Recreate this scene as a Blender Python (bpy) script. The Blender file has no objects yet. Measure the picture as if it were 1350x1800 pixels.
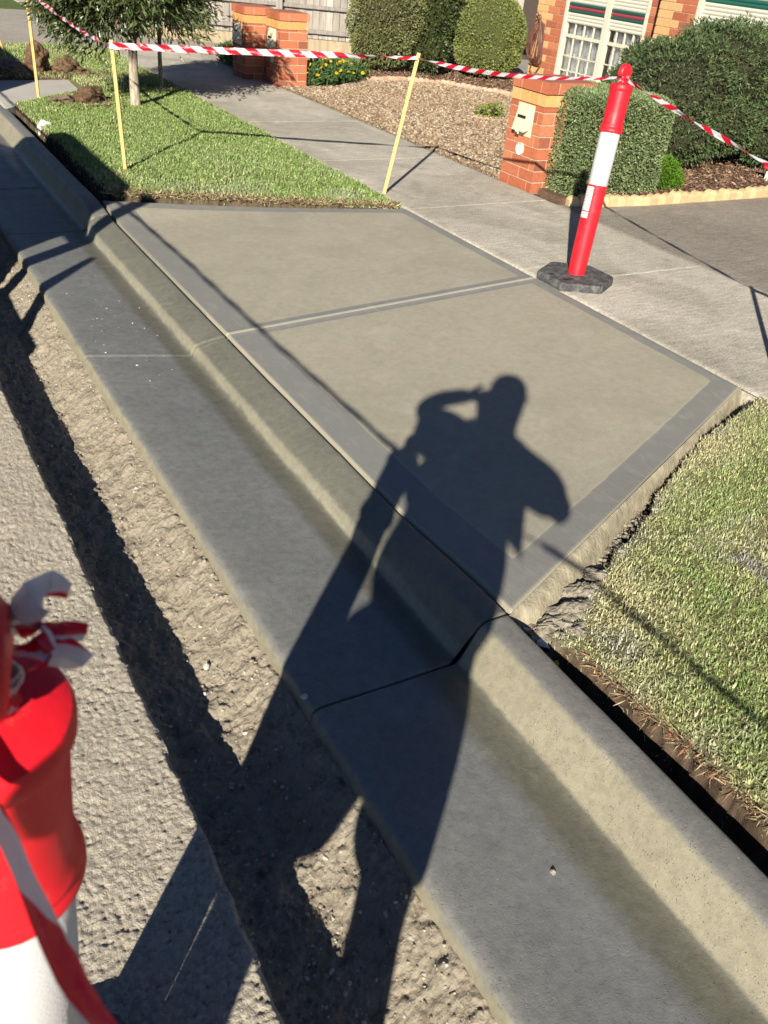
import bpy, bmesh, math, random
import numpy as np
from mathutils import Vector, Matrix, Euler
R = math.radians
random.seed(7)
rs = np.random.RandomState(11)
sc = bpy.context.scene
C = sc.collection

# ------------------------------------------------------------------ camera
PITCH, ROLL, YAW = R(33.81), R(6.14), R(33.36)
EYE = 1.60
fw = Vector((math.sin(YAW)*math.cos(PITCH), math.cos(YAW)*math.cos(PITCH), -math.sin(PITCH)))
rt = fw.cross(Vector((0, 0, 1))).normalized()
up = rt.cross(fw)
rt2 = math.cos(ROLL)*rt + math.sin(ROLL)*up
up2 = -math.sin(ROLL)*rt + math.cos(ROLL)*up
cam_d = bpy.data.cameras.new("camera")
cam = bpy.data.objects.new("camera", cam_d)
C.objects.link(cam)
cam.matrix_world = Matrix(((rt2.x, up2.x, -fw.x, 0), (rt2.y, up2.y, -fw.y, 0), (rt2.z, up2.z, -fw.z, EYE), (0, 0, 0, 1)))
cam_d.sensor_fit = 'VERTICAL'
cam_d.sensor_height = 36
cam_d.lens = 30.0
cam_d.clip_start = 0.01
cam_d.clip_end = 600
cam_d.dof.use_dof = True
cam_d.dof.focus_distance = 3.2
cam_d.dof.aperture_fstop = 9.0
sc.camera = cam

# ------------------------------------------------------------------ light
SAZ, SEL = R(40.5), R(25.8)
S = Vector((math.sin(SAZ)*math.cos(SEL), math.cos(SAZ)*math.cos(SEL), -math.sin(SEL)))
w = bpy.data.worlds.new("World")
sc.world = w
w.use_nodes = True
nt = w.node_tree
bg = nt.nodes["Background"]
sky = nt.nodes.new("ShaderNodeTexSky")
sky.sky_type = 'NISHITA'
sky.sun_disc = False
sky.sun_elevation = SEL
sky.sun_rotation = SAZ + math.pi
sky.altitude = 50
sky.air_density = 0.55
sky.dust_density = 0.0
sky.ozone_density = 4.0
nt.links.new(sky.outputs[0], bg.inputs[0])
bg.inputs[1].default_value = 0.05
sun_d = bpy.data.lights.new("sun", 'SUN')
sun_d.energy = 5.0
sun_d.angle = R(0.53)
sun_d.color = (1.0, 0.925, 0.80)
sun = bpy.data.objects.new("sun", sun_d)
sun.rotation_euler = S.to_track_quat('-Z', 'Y').to_euler()
sun.location = (-4, -5, 6)
C.objects.link(sun)
sc.view_settings.view_transform = 'Standard'
sc.view_settings.look = 'None'
sc.view_settings.gamma = 1
sc.view_settings.exposure = 0.92

# ------------------------------------------------------------------ numpy helpers
_tab = np.random.RandomState(3).rand(256, 256)
def vn(x, y, s, seed=0):
    x = np.asarray(x)/s + seed*17.31; y = np.asarray(y)/s + seed*9.77
    xi = np.floor(x).astype(int); yi = np.floor(y).astype(int)
    fx = x-xi; fy = y-yi
    fx = fx*fx*(3-2*fx); fy = fy*fy*(3-2*fy)
    a = _tab[xi & 255, yi & 255]; b = _tab[(xi+1) & 255, yi & 255]
    c = _tab[xi & 255, (yi+1) & 255]; d = _tab[(xi+1) & 255, (yi+1) & 255]
    return (a*(1-fx)+b*fx)*(1-fy)+(c*(1-fx)+d*fx)*fy*1.0
def fbm(x, y, s, oct=4, seed=0):
    t = 0; a = .5; n = 0
    for i in range(oct):
        t = t + a*vn(x, y, s, seed+i*3); n += a; a *= .5; s *= .5
    return t/n*2-1            # -1..1
_t2 = np.random.RandomState(5).rand(256, 256)
_t3 = np.random.RandomState(6).rand(256, 256)
def worley(x, y, s, seed=0):
    x = np.asarray(x)/s + seed*7.3; y = np.asarray(y)/s + seed*3.1
    xi = np.floor(x).astype(int); yi = np.floor(y).astype(int)
    best = np.full(x.shape, 9.); idn = np.zeros(x.shape)
    for i in (-1, 0, 1):
        for j in (-1, 0, 1):
            cx = xi+i; cy = yi+j
            px = cx+_t2[cx & 255, cy & 255]; py = cy+_t3[cx & 255, cy & 255]
            d = np.hypot(px-x, py-y)
            m = d < best
            best = np.where(m, d, best); idn = np.where(m, _tab[cx & 255, cy & 255], idn)
    return best, idn
def sstep(a, b, x):
    t = np.clip((x-a)/(b-a), 0, 1); return t*t*(3-2*t)

def setp(o, label=None, cat=None, group=None, kind=None):
    if label: o['label'] = label
    if cat: o['category'] = cat
    if group: o['group'] = group
    if kind: o['kind'] = kind
    return o
def new_obj(name, me, parent=None):
    o = bpy.data.objects.new(name, me)
    C.objects.link(o)
    if parent is not None: o.parent = parent
    return o
def empty(name, loc=(0, 0, 0), rotz=0, label=None, cat=None, group=None):
    o = bpy.data.objects.new(name, None)
    o.empty_display_size = .1
    C.objects.link(o); o.location = loc; o.rotation_euler = (0, 0, rotz)
    return setp(o, label, cat, group)
def mesh_np(name, V, F, m=None, col=None, parent=None, smooth=False, attrs=None, uv=None):
    """V (n,3); F list of index arrays with 3 or 4 columns"""
    V = np.asarray(V, dtype=np.float32)
    if not isinstance(F, (list, tuple)): F = [F]
    F = [np.asarray(f, dtype=np.int32) for f in F if len(f)]
    me = bpy.data.meshes.new(name)
    nl = sum(f.size for f in F); nf = sum(len(f) for f in F)
    me.vertices.add(len(V)); me.vertices.foreach_set('co', V.ravel())
    me.loops.add(nl); me.loops.foreach_set('vertex_index', np.concatenate([f.ravel() for f in F]))
    tot = np.concatenate([np.full(len(f), f.shape[1], dtype=np.int32) for f in F])
    st = np.concatenate([[0], np.cumsum(tot)[:-1]]).astype(np.int32)
    me.polygons.add(nf); me.polygons.foreach_set('loop_start', st)
    me.polygons.foreach_set('use_smooth', np.full(nf, bool(smooth)))
    me.update(calc_edges=True)
    if col is not None:
        a = me.attributes.new('col', 'FLOAT_COLOR', 'POINT')
        c4 = np.ones((len(V), 4), dtype=np.float32); c4[:, :3] = col
        a.data.foreach_set('color', c4.ravel())
    for k, v in (attrs or {}).items():
        a = me.attributes.new(k, 'FLOAT', 'POINT'); a.data.foreach_set('value', np.asarray(v, dtype=np.float32).ravel())
    if uv is not None:
        l = me.uv_layers.new(name='UVMap')
        idx = np.concatenate([f.ravel() for f in F])
        l.data.foreach_set('uv', np.asarray(uv, dtype=np.float32)[idx].ravel())
    if m: me.materials.append(m)
    return new_obj(name, me, parent)
def grid_faces(nu, nv):
    i = np.arange(nu-1)[:, None]*nv + np.arange(nv-1)[None, :]
    i = i.ravel()
    return np.stack([i, i+nv, i+nv+1, i+1], 1)
def height_grid(name, xs, ys, fz, m, col=None, attrs=None, parent=None, smooth=True, warp=None):
    X, Y = np.meshgrid(xs, ys, indexing='ij')
    if warp: X, Y = warp(X, Y)
    Z = fz(X, Y)
    V = np.stack([X, Y, Z], -1).reshape(-1, 3)
    c = col(X, Y, Z).reshape(-1, 3) if col else None
    at = {k: f(X, Y, Z) for k, f in (attrs or {}).items()}
    return mesh_np(name, V, grid_faces(len(xs), len(ys)), m, c, parent, smooth, at)
class MB:
    """collects boxes / tubes / lathes into one mesh"""
    def __init__(s): s.V = []; s.F4 = []; s.F3 = []; s.c = []; s.n = 0
    def add(s, V, F4=None, F3=None, col=(1, 1, 1)):
        V = np.asarray(V, float); s.V.append(V)
        if F4 is not None and len(F4): s.F4.append(np.asarray(F4)+s.n)
        if F3 is not None and len(F3): s.F3.append(np.asarray(F3)+s.n)
        cc = np.empty((len(V), 3)); cc[:] = col; s.c.append(cc); s.n += len(V)
    def box(s, lo, hi, col=(1, 1, 1), rot=None, org=None):
        x0, y0, z0 = lo; x1, y1, z1 = hi
        V = np.array([[x0, y0, z0], [x1, y0, z0], [x1, y1, z0], [x0, y1, z0], [x0, y0, z1], [x1, y0, z1], [x1, y1, z1], [x0, y1, z1]], float)
        if rot is not None:
            o = np.array(org if org is not None else (0, 0, 0), float)
            V = (V-o) @ np.array(rot).T + o
        s.add(V, [[0, 3, 2, 1], [4, 5, 6, 7], [0, 1, 5, 4], [1, 2, 6, 5], [2, 3, 7, 6], [3, 0, 4, 7]], None, col)
    def tube(s, pts, rad, n=8, col=(1, 1, 1), cap=True):
        pts = [Vector(p) for p in pts]
        if not hasattr(rad, '__len__'): rad = [rad]*len(pts)
        V = []
        pu = None
        for i, p in enumerate(pts):
            d = (pts[min(i+1, len(pts)-1)]-pts[max(i-1, 0)]).normalized()
            if pu is None:
                pu = d.orthogonal().normalized()
            else:
                pu = (pu - d*pu.dot(d)).normalized()
            v = d.cross(pu)
            for k in range(n):
                a = 2*math.pi*k/n
                V.append(p + (pu*math.cos(a)+v*math.sin(a))*rad[i])
        F = []
        for i in range(len(pts)-1):
            for k in range(n):
                F.append([i*n+k, i*n+(k+1) % n, (i+1)*n+(k+1) % n, (i+1)*n+k])
        T = []
        if cap:
            V.append(pts[0]); V.append(pts[-1]); a = len(pts)*n
            for k in range(n):
                T.append([a, (k+1) % n, k]); T.append([a+1, (len(pts)-1)*n+k, (len(pts)-1)*n+(k+1) % n])
        s.add([tuple(v) for v in V], F, T, col)
    def lathe(s, prof, n=24, col=(1, 1, 1), org=(0, 0, 0)):
        V = []; F = []
        for r, z in prof:
            for k in range(n):
                a = 2*math.pi*k/n; V.append((org[0]+r*math.cos(a), org[1]+r*math.sin(a), org[2]+z))
        for i in range(len(prof)-1):
            for k in range(n):
                F.append([i*n+k, i*n+(k+1) % n, (i+1)*n+(k+1) % n, (i+1)*n+k])
        s.add(V, F, None, col)
    def build(s, name, m, parent=None, smooth=False, bevel=0):
        F = []
        if s.F4: F.append(np.concatenate(s.F4))
        if s.F3: F.append(np.concatenate(s.F3))
        o = mesh_np(name, np.concatenate(s.V), F, m, np.concatenate(s.c), parent, smooth)
        if bevel:
            b = o.modifiers.new('bevel', 'BEVEL'); b.width = bevel; b.segments = 2; b.limit_method = 'ANGLE'
        if smooth:
            try:
                bpy.context.view_layer.objects.active = o
                o.data.shade_smooth()
                if hasattr(o.data, 'set_sharp_from_angle'): o.data.set_sharp_from_angle(angle=R(35))
            except Exception: pass
        return o

# ------------------------------------------------------------------ materials
class NB:
    def __init__(s, name):
        s.m = bpy.data.materials.new(name); s.m.use_nodes = True
        s.t = s.m.node_tree; s.b = s.t.nodes['Principled BSDF']; s.out = s.t.nodes['Material Output']
        s.geo = None
    def n(s, typ, **kw):
        nd = s.t.nodes.new(typ)
        for k, v in kw.items(): setattr(nd, k, v)
        return nd
    def l(s, a, b): s.t.links.new(a, b)
    def pos(s, axis=None):
        if s.geo is None: s.geo = s.n('ShaderNodeTexCoord')
        o = s.geo.outputs['Object']
        if axis is None: return o
        x = s.n('ShaderNodeSeparateXYZ'); s.l(o, x.inputs[0]); return x.outputs[axis]
    def scaled(s, sc_):
        mp = s.n('ShaderNodeMapping'); mp.inputs['Scale'].default_value = sc_; s.l(s.pos(), mp.inputs[0]); return mp.outputs[0]
    def noise(s, scale, detail=4, rough=.55, vec=None, dist=0):
        nd = s.n('ShaderNodeTexNoise'); nd.inputs['Scale'].default_value = scale; nd.inputs['Detail'].default_value = detail
        nd.inputs['Roughness'].default_value = rough; nd.inputs['Distortion'].default_value = dist
        s.l(vec if vec is not None else s.pos(), nd.inputs['Vector']); return nd.outputs['Fac']
    def vor(s, scale, feature='F1', out='Distance', vec=None):
        nd = s.n('ShaderNodeTexVoronoi'); nd.feature = feature; nd.inputs['Scale'].default_value = scale
        s.l(vec if vec is not None else s.pos(), nd.inputs['Vector']); return nd.outputs[out]
    def math(s, op, a, b=None, c=None, clamp=False):
        nd = s.n('ShaderNodeMath', operation=op); nd.use_clamp = clamp
        for i, v in enumerate((a, b, c)):
            if v is None: continue
            if isinstance(v, (int, float)): nd.inputs[i].default_value = v
            else: s.l(v, nd.inputs[i])
        return nd.outputs[0]
    def ramp(s, fac, stops, interp='LINEAR'):
        nd = s.n('ShaderNodeValToRGB'); e = nd.color_ramp; e.interpolation = interp
        e.elements.remove(e.elements[1]); cv = lambda c: (*c, 1) if hasattr(c, '__len__') else (c, c, c, 1)
        e.elements[0].position = stops[0][0]; e.elements[0].color = cv(stops[0][1])
        for p, c in stops[1:]:
            el = e.elements.new(p); el.color = cv(c)
        s.l(fac, nd.inputs[0]); return nd.outputs[0]
    def maprange(s, v, a, b, c=0, d=1):
        nd = s.n('ShaderNodeMapRange'); nd.inputs[1].default_value = a; nd.inputs[2].default_value = b
        nd.inputs[3].default_value = c; nd.inputs[4].default_value = d; s.l(v, nd.inputs[0]); return nd.outputs[0]
    def mix(s, fac, a, b, blend='MIX'):
        nd = s.n('ShaderNodeMix', data_type='RGBA', blend_type=blend)
        for i, v in ((0, fac), (6, a), (7, b)):
            if isinstance(v, (int, float)): nd.inputs[i].default_value = v if i == 0 else (v, v, v, 1)
            elif isinstance(v, tuple): nd.inputs[i].default_value = (*v, 1)
            else: s.l(v, nd.inputs[i])
        return nd.outputs[2]
    def attr(s, name, out='Fac'):
        nd = s.n('ShaderNodeAttribute'); nd.attribute_name = name; return nd.outputs[out]
    def color(s, v):
        if isinstance(v, tuple): s.b.inputs['Base Color'].default_value = (*v, 1)
        else: s.l(v, s.b.inputs['Base Color'])
    def rough(s, v):
        if isinstance(v, (int, float)): s.b.inputs['Roughness'].default_value = v
        else: s.l(v, s.b.inputs['Roughness'])
    def spec(s, v): s.b.inputs['Specular IOR Level'].default_value = v
    def bump(s, h, dist=.002, strength=1.0):
        nd = s.n('ShaderNodeBump'); nd.inputs['Distance'].default_value = dist; nd.inputs['Strength'].default_value = strength
        s.l(h, nd.inputs['Height']); s.l(nd.outputs[0], s.b.inputs['Normal'])
    def translucent(s, colr, fac):
        t = s.n('ShaderNodeBsdfTranslucent'); mx = s.n('ShaderNodeMixShader'); mx.inputs[0].default_value = fac
        if isinstance(colr, tuple): t.inputs[0].default_value = (*colr, 1)
        else: s.l(colr, t.inputs[0])
        s.l(s.b.outputs[0], mx.inputs[1]); s.l(t.outputs[0], mx.inputs[2]); s.l(mx.outputs[0], s.out.inputs[0])

def simple(name, colr, rough=.6, spec=.5, nscale=0, namt=.15, bscale=0, bdist=.001, metallic=0):
    b = NB(name)
    if nscale:
        f = b.noise(nscale, 5)
        k = b.maprange(f, .3, .7, 1-namt, 1+namt)
        mx = b.n('ShaderNodeVectorMath', operation='SCALE'); mx.inputs[0].default_value = colr; b.l(k, mx.inputs['Scale'])
        b.color(mx.outputs[0])
    else: b.color(colr)
    b.rough(rough); b.spec(spec); b.b.inputs['Metallic'].default_value = metallic
    if bscale: b.bump(b.noise(bscale, 4), bdist)
    return b.m
def col_mat(name, rough=.7, spec=.3, trans=0, bscale=0, bdist=.001, vary=0, vscale=30):
    b = NB(name); c = b.attr('col', 'Color')
    if vary:
        f = b.noise(vscale, 5)
        k = b.maprange(f, .25, .75, 1-vary, 1+vary)
        mx = b.n('ShaderNodeVectorMath', operation='SCALE'); b.l(c, mx.inputs[0]); b.l(k, mx.inputs['Scale']); c = mx.outputs[0]
    b.color(c); b.rough(rough); b.spec(spec)
    if bscale: b.bump(b.noise(bscale, 4), bdist)
    if trans: b.translucent(c, trans)
    return b.m

M = {}
M['leaf'] = col_mat('foliage', .6, .25, .22)
M['leaf_gloss'] = col_mat('glossy foliage', .38, .5, .15)
M['bark'] = simple('bark', (.16, .125, .09), .85, .2, 14, .4, 60, .004)
M['twig'] = simple('twig', (.10, .07, .05), .9, .1, 20, .3)
M['soil_col'] = col_mat('soil', .95, .1, 0, 180, .004, .22, 60)
M['grass'] = col_mat('grass blades', .55, .3, .25)
M['brick'] = col_mat('brick', .85, .2, 0, 120, .002, .16, 45)
M['stake'] = simple('pine stake', (.60, .40, .16), .7, .3, 25, .15, 90, .0006)
M['stone'] = col_mat('loose stone', .9, .2, 0, 90, .002, .15, 70)

# --- concretes
def kerb_mat(name, full):
    b = NB(name)
    x = b.pos(0)
    wob = b.noise(4, 3, vec=b.scaled((.3, 1, 1)))
    wob2 = b.noise(22, 3)
    xx = b.math('ADD', b.math('ADD', x, b.math('MULTIPLY', b.math('SUBTRACT', wob, .5), .012)), b.math('MULTIPLY', b.math('SUBTRACT', wob2, .5), .012))
    f = b.maprange(xx, .74, 1.44)
    P = lambda v: (v-.74)/.70
    grey = (.158, .163, .158); grey2 = (.178, .178, .165); wet = (.115, .112, .088); tan = (.262, .240, .172); olive = (.150, .148, .116)
    if full:
        st = [(0, tan), (P(.776), tan), (P(.783), grey2), (P(.95), grey), (P(1.10), grey), (P(1.16), wet), (P(1.247), (.135, .13, .10)), (P(1.256), tan), (P(1.318), tan), (P(1.330), (.165, .162, .148)), (1, (.165, .162, .148))]
    else:
        st = [(0, tan), (P(.776), tan), (P(.783), grey2), (P(.95), grey), (P(1.14), grey), (P(1.175), wet), (P(1.235), wet), (P(1.248), (.13, .125, .095)), (P(1.257), (.255, .24, .18)), (P(1.268), (.235, .222, .168)), (P(1.280), olive), (1, (.150, .148, .120))]  # pale stops past the wet strip paint a highlight on the sun-facing ridge
    c = b.ramp(f, st)
    big = b.noise(3.2, 5, .6)
    c = b.mix(1.0, c, b.ramp(big, [(.3, .90), (.52, 1.0), (.72, 1.10)]), 'MULTIPLY')
    # trowel smears: thin pale arcs across the gutter
    sm = b.noise(9, 6, .7, vec=b.scaled((1.2, 9, 1)), dist=.8)
    smf = b.ramp(sm, [(.60, 0), (.72, .55)])
    far = b.maprange(b.pos(1), 3.2, 4.2, .10, .75)
    c = b.mix(b.math('MULTIPLY', smf, far), c, (.40, .38, .32))
    mott = b.noise(34, 6, .75)
    c = b.mix(1.0, c, b.ramp(mott, [(.34, .84), (.5, 1.0), (.66, 1.14)]), 'MULTIPLY')
    sp = b.noise(7, 6, .75, dist=1.2)
    c = b.mix(b.ramp(sp, [(.62, 0), (.66, .18), (.70, 0)]), c, (.34, .32, .25))
    # pinholes and specks
    v = b.vor(150)
    keep = b.ramp(b.noise(30, 2), [(.52, 0), (.60, 1)])
    dots = b.math('MULTIPLY', b.ramp(v, [(.10, 1), (.20, 0)]), keep)
    c = b.mix(b.math('MULTIPLY', dots, .75), c, (.055, .052, .045))
    v2 = b.vor(75, vec=b.scaled((1.07, .93, 1)))
    dots2 = b.math('MULTIPLY', b.ramp(v2, [(.07, 1), (.11, 0)]), b.ramp(b.noise(17, 2), [(.60, 0), (.68, 1)]))
    c = b.mix(b.math('MULTIPLY', dots2, .8), c, (.55, .52, .45))
    b.color(c)
    wetf = b.ramp(f, [(P(1.10), 0), (P(1.17), 1), (P(1.25), 1), (P(1.30), .3)])
    b.rough(b.math('SUBTRACT', b.maprange(b.noise(14, 4), .3, .7, .62, .50), b.math('MULTIPLY', wetf, .16)))
    b.spec(.4)
    v3 = b.vor(260); keep3 = b.ramp(b.noise(55, 3), [(.48, 0), (.58, 1)])
    pores = b.math('MULTIPLY', b.ramp(v3, [(.12, 1), (.30, 0)]), keep3)
    h = b.math('ADD', b.math('MULTIPLY', b.noise(420, 3, .6), .55), b.math('MULTIPLY', b.noise(150, 3, .5), .35))
    h = b.math('SUBTRACT', h, b.math('ADD', b.math('MULTIPLY', dots, 1.8), b.math('MULTIPLY', pores, .7)))
    h = b.math('ADD', h, b.math('MULTIPLY', b.noise(26, 2), .8))
    b.bump(h, .0022, .9)
    return b.m
M['kerb_full'] = kerb_mat('fresh kerb concrete', True)
M['kerb_low'] = kerb_mat('fresh layback concrete', False)

def slab_mat():
    b = NB('fresh broomed concrete')
    bd = b.attr('bd'); 
    e = b.math('ADD', bd, b.math('MULTIPLY', b.math('SUBTRACT', b.noise(9, 3), .5), .012))
    band = b.ramp(b.maprange(e, -.004, .008), [(0, 1), (1, 0)])
    panel = b.mix(b.noise(2.2, 5, .6), (.295, .272, .207), (.365, .338, .264))
    pn = b.noise(28, 6, .75)
    panel = b.mix(1.0, panel, b.ramp(pn, [(.34, .90), (.5, 1.0), (.66, 1.09)]), 'MULTIPLY')
    cure = b.noise(1.1, 6, .7, dist=1.4)
    panel = b.mix(b.ramp(cure, [(.50, 0), (.66, .5)]), panel, (.255, .236, .182))
    pale = b.mix(b.ramp(b.noise(5, 5, .65), [(.55, 0), (.75, .6)]), panel, (.40, .37, .30))
    bandc = b.mix(b.noise(5, 4), (.190, .191, .178), (.225, .223, .203))
    smear = b.noise(7, 5, .65, vec=b.scaled((3.0, 1.3, 1)), dist=.6)
    bandc = b.mix(b.ramp(smear, [(.5, 0), (.72, .5)]), bandc, (.30, .285, .235))
    c = b.mix(band, pale, bandc)
    ridge = b.ramp(b.maprange(e, -.004, .022), [(.22, 0), (.36, 1), (.5, 0)])
    c = b.mix(b.math('MULTIPLY', ridge, .45), c, (.46, .43, .34))
    edge = b.attr('edge')
    c = b.mix(b.ramp(edge, [(0, 0), (1, .85)]), c, (.36, .33, .24))
    v = b.vor(110)
    dots = b.math('MULTIPLY', b.ramp(v, [(.06, 1), (.12, 0)]), b.ramp(b.noise(23, 2), [(.60, 0), (.66, 1)]))
    c = b.mix(b.math('MULTIPLY', dots, .5), c, (.10, .09, .075))
    b.color(c)
    b.rough(b.maprange(band, 0, 1, .72, .55)); b.spec(.35)
    broom = b.noise(55, 4, .6, vec=b.scaled((5.5, .35, 1)))
    grit = b.noise(210, 3)
    trow = b.noise(45, 3, .6, vec=b.scaled((3.0, .8, 1)))
    hp = b.math('ADD', b.math('MULTIPLY', broom, .8), b.math('MULTIPLY', grit, .8))
    hb = b.math('MULTIPLY', trow, .9)
    h = b.math('ADD', b.math('MULTIPLY', hp, b.math('SUBTRACT', 1, band)), b.math('MULTIPLY', hb, band))
    b.bump(h, .0019, .8)
    return b.m
M['slab'] = slab_mat()

def old_concrete(name, c1, c2, dark=(.10, .09, .075), stain=.5, scale=1.0):
    b = NB(name)
    c = b.mix(b.noise(1.3*scale, 6, .65), c1, c2)
    st = b.noise(2.1*scale, 7, .72, vec=b.scaled((1, .45, 1)), dist=.7)
    c = b.mix(b.ramp(st, [(.46, 0), (.72, stain)]), c, dark)
    st2 = b.noise(3.3*scale, 7, .7, vec=b.scaled((.6, 2.4, 1)), dist=.9)
    c = b.mix(b.ramp(st2, [(.58, 0), (.72, .55)]), c, tuple(min(1, v*1.45) for v in c2))
    g = b.vor(170)
    c = b.mix(b.ramp(g, [(.0, .35), (.35, 0)]), c, dark)
    fine = b.noise(75, 5, .75)
    blot = b.noise(.9*scale, 6, .7, dist=1.0)
    c = b.mix(b.ramp(blot, [(.42, 0), (.62, stain*.9)]), c, dark)
    streak = b.noise(26, 5, .7, vec=b.scaled((.35, 1.6, 1)), dist=.4)
    c = b.mix(1.0, c, b.ramp(streak, [(.35, .82), (.5, 1.0), (.66, 1.16)]), 'MULTIPLY')
    c = b.mix(1.0, c, b.ramp(fine, [(.32, .62), (.5, 1.0), (.68, 1.28)]), 'MULTIPLY')
    b.color(c); b.rough(.88); b.spec(.2)
    b.bump(b.math('ADD', fine, b.math('MULTIPLY', g, .6)), .0035, .9)
    return b.m
M['path'] = old_concrete('weathered footpath concrete', (.43, .395, .325), (.58, .54, .455), (.22, .20, .155), .5)
M['drive'] = old_concrete('aged driveway concrete', (.25, .225, .19), (.315, .285, .24), (.165, .145, .12), .45)
M['nbr_drive'] = old_concrete('neighbour driveway concrete', (.33, .30, .25), (.42, .385, .32), (.22, .20, .17), .35, .6)

def asphalt_mat():
    b = NB('worn road asphalt')
    g = b.attr('pit')
    c = b.mix(b.noise(6, 5, .65), (.37, .325, .255), (.49, .435, .345))
    c = b.mix(b.ramp(b.vor(85, out='Color'), [(.3, 0), (1, .55)]), c, (.60, .56, .47))
    c = b.mix(b.ramp(b.vor(62, out='Color', vec=b.scaled((1.1, .9, 1))), [(.55, 0), (.9, .45)]), c, (.30, .26, .205))
    c = b.mix(b.ramp(g, [(0, .7), (.3, 0)]), c, (.20, .18, .145))
    b.color(c); b.rough(.93); b.spec(.15)
    b.bump(b.math('ADD', b.noise(260, 4, .7), b.math('MULTIPLY', b.noise(110, 4, .7), 1.6)), .0045, 1.0)
    return b.m
M['asphalt'] = asphalt_mat()
def dirt_mat(name, c1, c2, c3):
    b = NB(name)
    c = b.mix(b.noise(5, 6, .65), c1, c2)
    v = b.vor(60, out='Color'); vv = b.vor(60)
    c = b.mix(b.ramp(b.noise(21, 5, .7), [(.5, 0), (.68, .8)]), c, c3)
    c = b.mix(b.ramp(v, [(.55, 0), (.95, .45)]), c, (.40, .36, .285))
    b.color(c); b.rough(.95); b.spec(.1)
    b.bump(b.math('ADD', b.math('MULTIPLY', b.noise(95, 5, .75), 1.6), vv), .006, .9)
    return b.m
M['trench'] = dirt_mat('crushed rock base', (.28, .24, .182), (.37, .325, .25), (.15, .125, .095))
M['plain_soil'] = dirt_mat('plain soil', (.10, .07, .045), (.14, .10, .065), (.06, .042, .03))

# ================================================================== GROUND STRUCTURE
def struct(o): return setp(o, kind='structure')
mb = MB(); mb.box((-90, -80, -.62), (120, 140, -.60)); struct(mb.build('ground', M['plain_soil']))

# ---- road (old asphalt), its cut edge along the trench
EDGE = lambda Y: .385 + .010*fbm(Y, Y*0+3, .5, 4, 5) + .006*fbm(Y, Y*0+8, .06, 3, 7)
def road_z(X, Y):
    d1, i1 = worley(X, Y, .0135, 1); d2, i2 = worley(X, Y, .0085, 2)
    z = -.150 + .006*fbm(X, Y, .5, 3, 2) + .0025*fbm(X, Y, .06, 3, 4)
    rough_ = .45+.55*vn(X, Y, .12, 9)
    d3, i3 = worley(X+.004*vn(X, Y, .02, 2), Y, .021, 7)
    z = z - .0090*rough_*d1**2.2*(.35+i1) - .0035*d2 + .0030*fbm(X, Y, .014, 3, 8) - .007*np.clip(d3-.42, 0, 1)*(i3 > .5)
    # broken lip at the saw cut
    e = EDGE(Y)-X
    z = z - .012*sstep(.012, 0, e)*(.5+vn(X, Y, .03, 4))
    return z
def pit(X, Y, Z):
    d1, i1 = worley(X, Y, .0135, 1); return np.clip(1.25-d1*(.4+i1)*1.1, 0, 1)
def road_warp(X, Y):
    t = (X+.62)/1.0
    return -.62 + t*(EDGE(Y)+.62), Y
ys = [-.1]
while ys[-1] < 6.5: ys.append(ys[-1] + max(.0035, .0024*(ys[-1]+.5)))
ys = np.array(ys)
struct(height_grid('road', -.62+np.linspace(0, 1, 250), ys, road_z, M['asphalt'], attrs={'pit': pit}, warp=road_warp))
# its cut face
def cut_face():
    yy = np.linspace(-.1, 6.5, 900); zz = np.linspace(0, 1, 14)
    Yg, T = np.meshgrid(yy, zz, indexing='ij')
    Xg = EDGE(Yg) + .008*fbm(Yg, T*.3, .03, 3, 5)*sstep(0, .2, T) - .02*T
    Zg = road_z(EDGE(Yg), Yg) - .0005 - T*.26
    V = np.stack([Xg, Yg, Zg], -1).reshape(-1, 3)
    return mesh_np('road_cut_edge', V, grid_faces(900, 14), M['asphalt'], attrs={'pit': np.full(len(V), .8)}, smooth=True)
struct(cut_face())
M['asphalt_far'] = asphalt_mat.__call__()
def coarse_sheet(name, x0, x1, y0, y1, z, m, nx=2, ny=2, amp=0, s=1, thick=.4):
    xs = np.linspace(x0, x1, nx); yy = np.linspace(y0, y1, ny)
    X, Y = np.meshgrid(xs, yy, indexing='ij'); Z = z + amp*fbm(X, Y, s, 3, 3)
    V = np.stack([X, Y, Z], -1).reshape(-1, 3)
    F = [grid_faces(nx, ny)]
    k = len(V); B = np.array([[x0, y0, z-thick], [x1, y0, z-thick], [x1, y1, z-thick], [x0, y1, z-thick]])
    V = np.concatenate([V, B])
    c = [0, (nx-1)*ny, nx*ny-1, ny-1]
    q = [[c[i], k+i, k+(i+1) % 4, c[(i+1) % 4]] for i in range(4)]
    at = {'pit': np.full(len(V), .8)}
    return mesh_np(name, V, [F[0], np.array(q)], m, smooth=False, attrs=at)
struct(coarse_sheet('road', -9, -.621, -.1, 6.5, -.152, M['asphalt']))
struct(coarse_sheet('road', -9, .385, 6.5, 60, -.152, M['asphalt']))
struct(coarse_sheet('road', -9, .385, -40, -.1, -.152, M['asphalt']))

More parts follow.
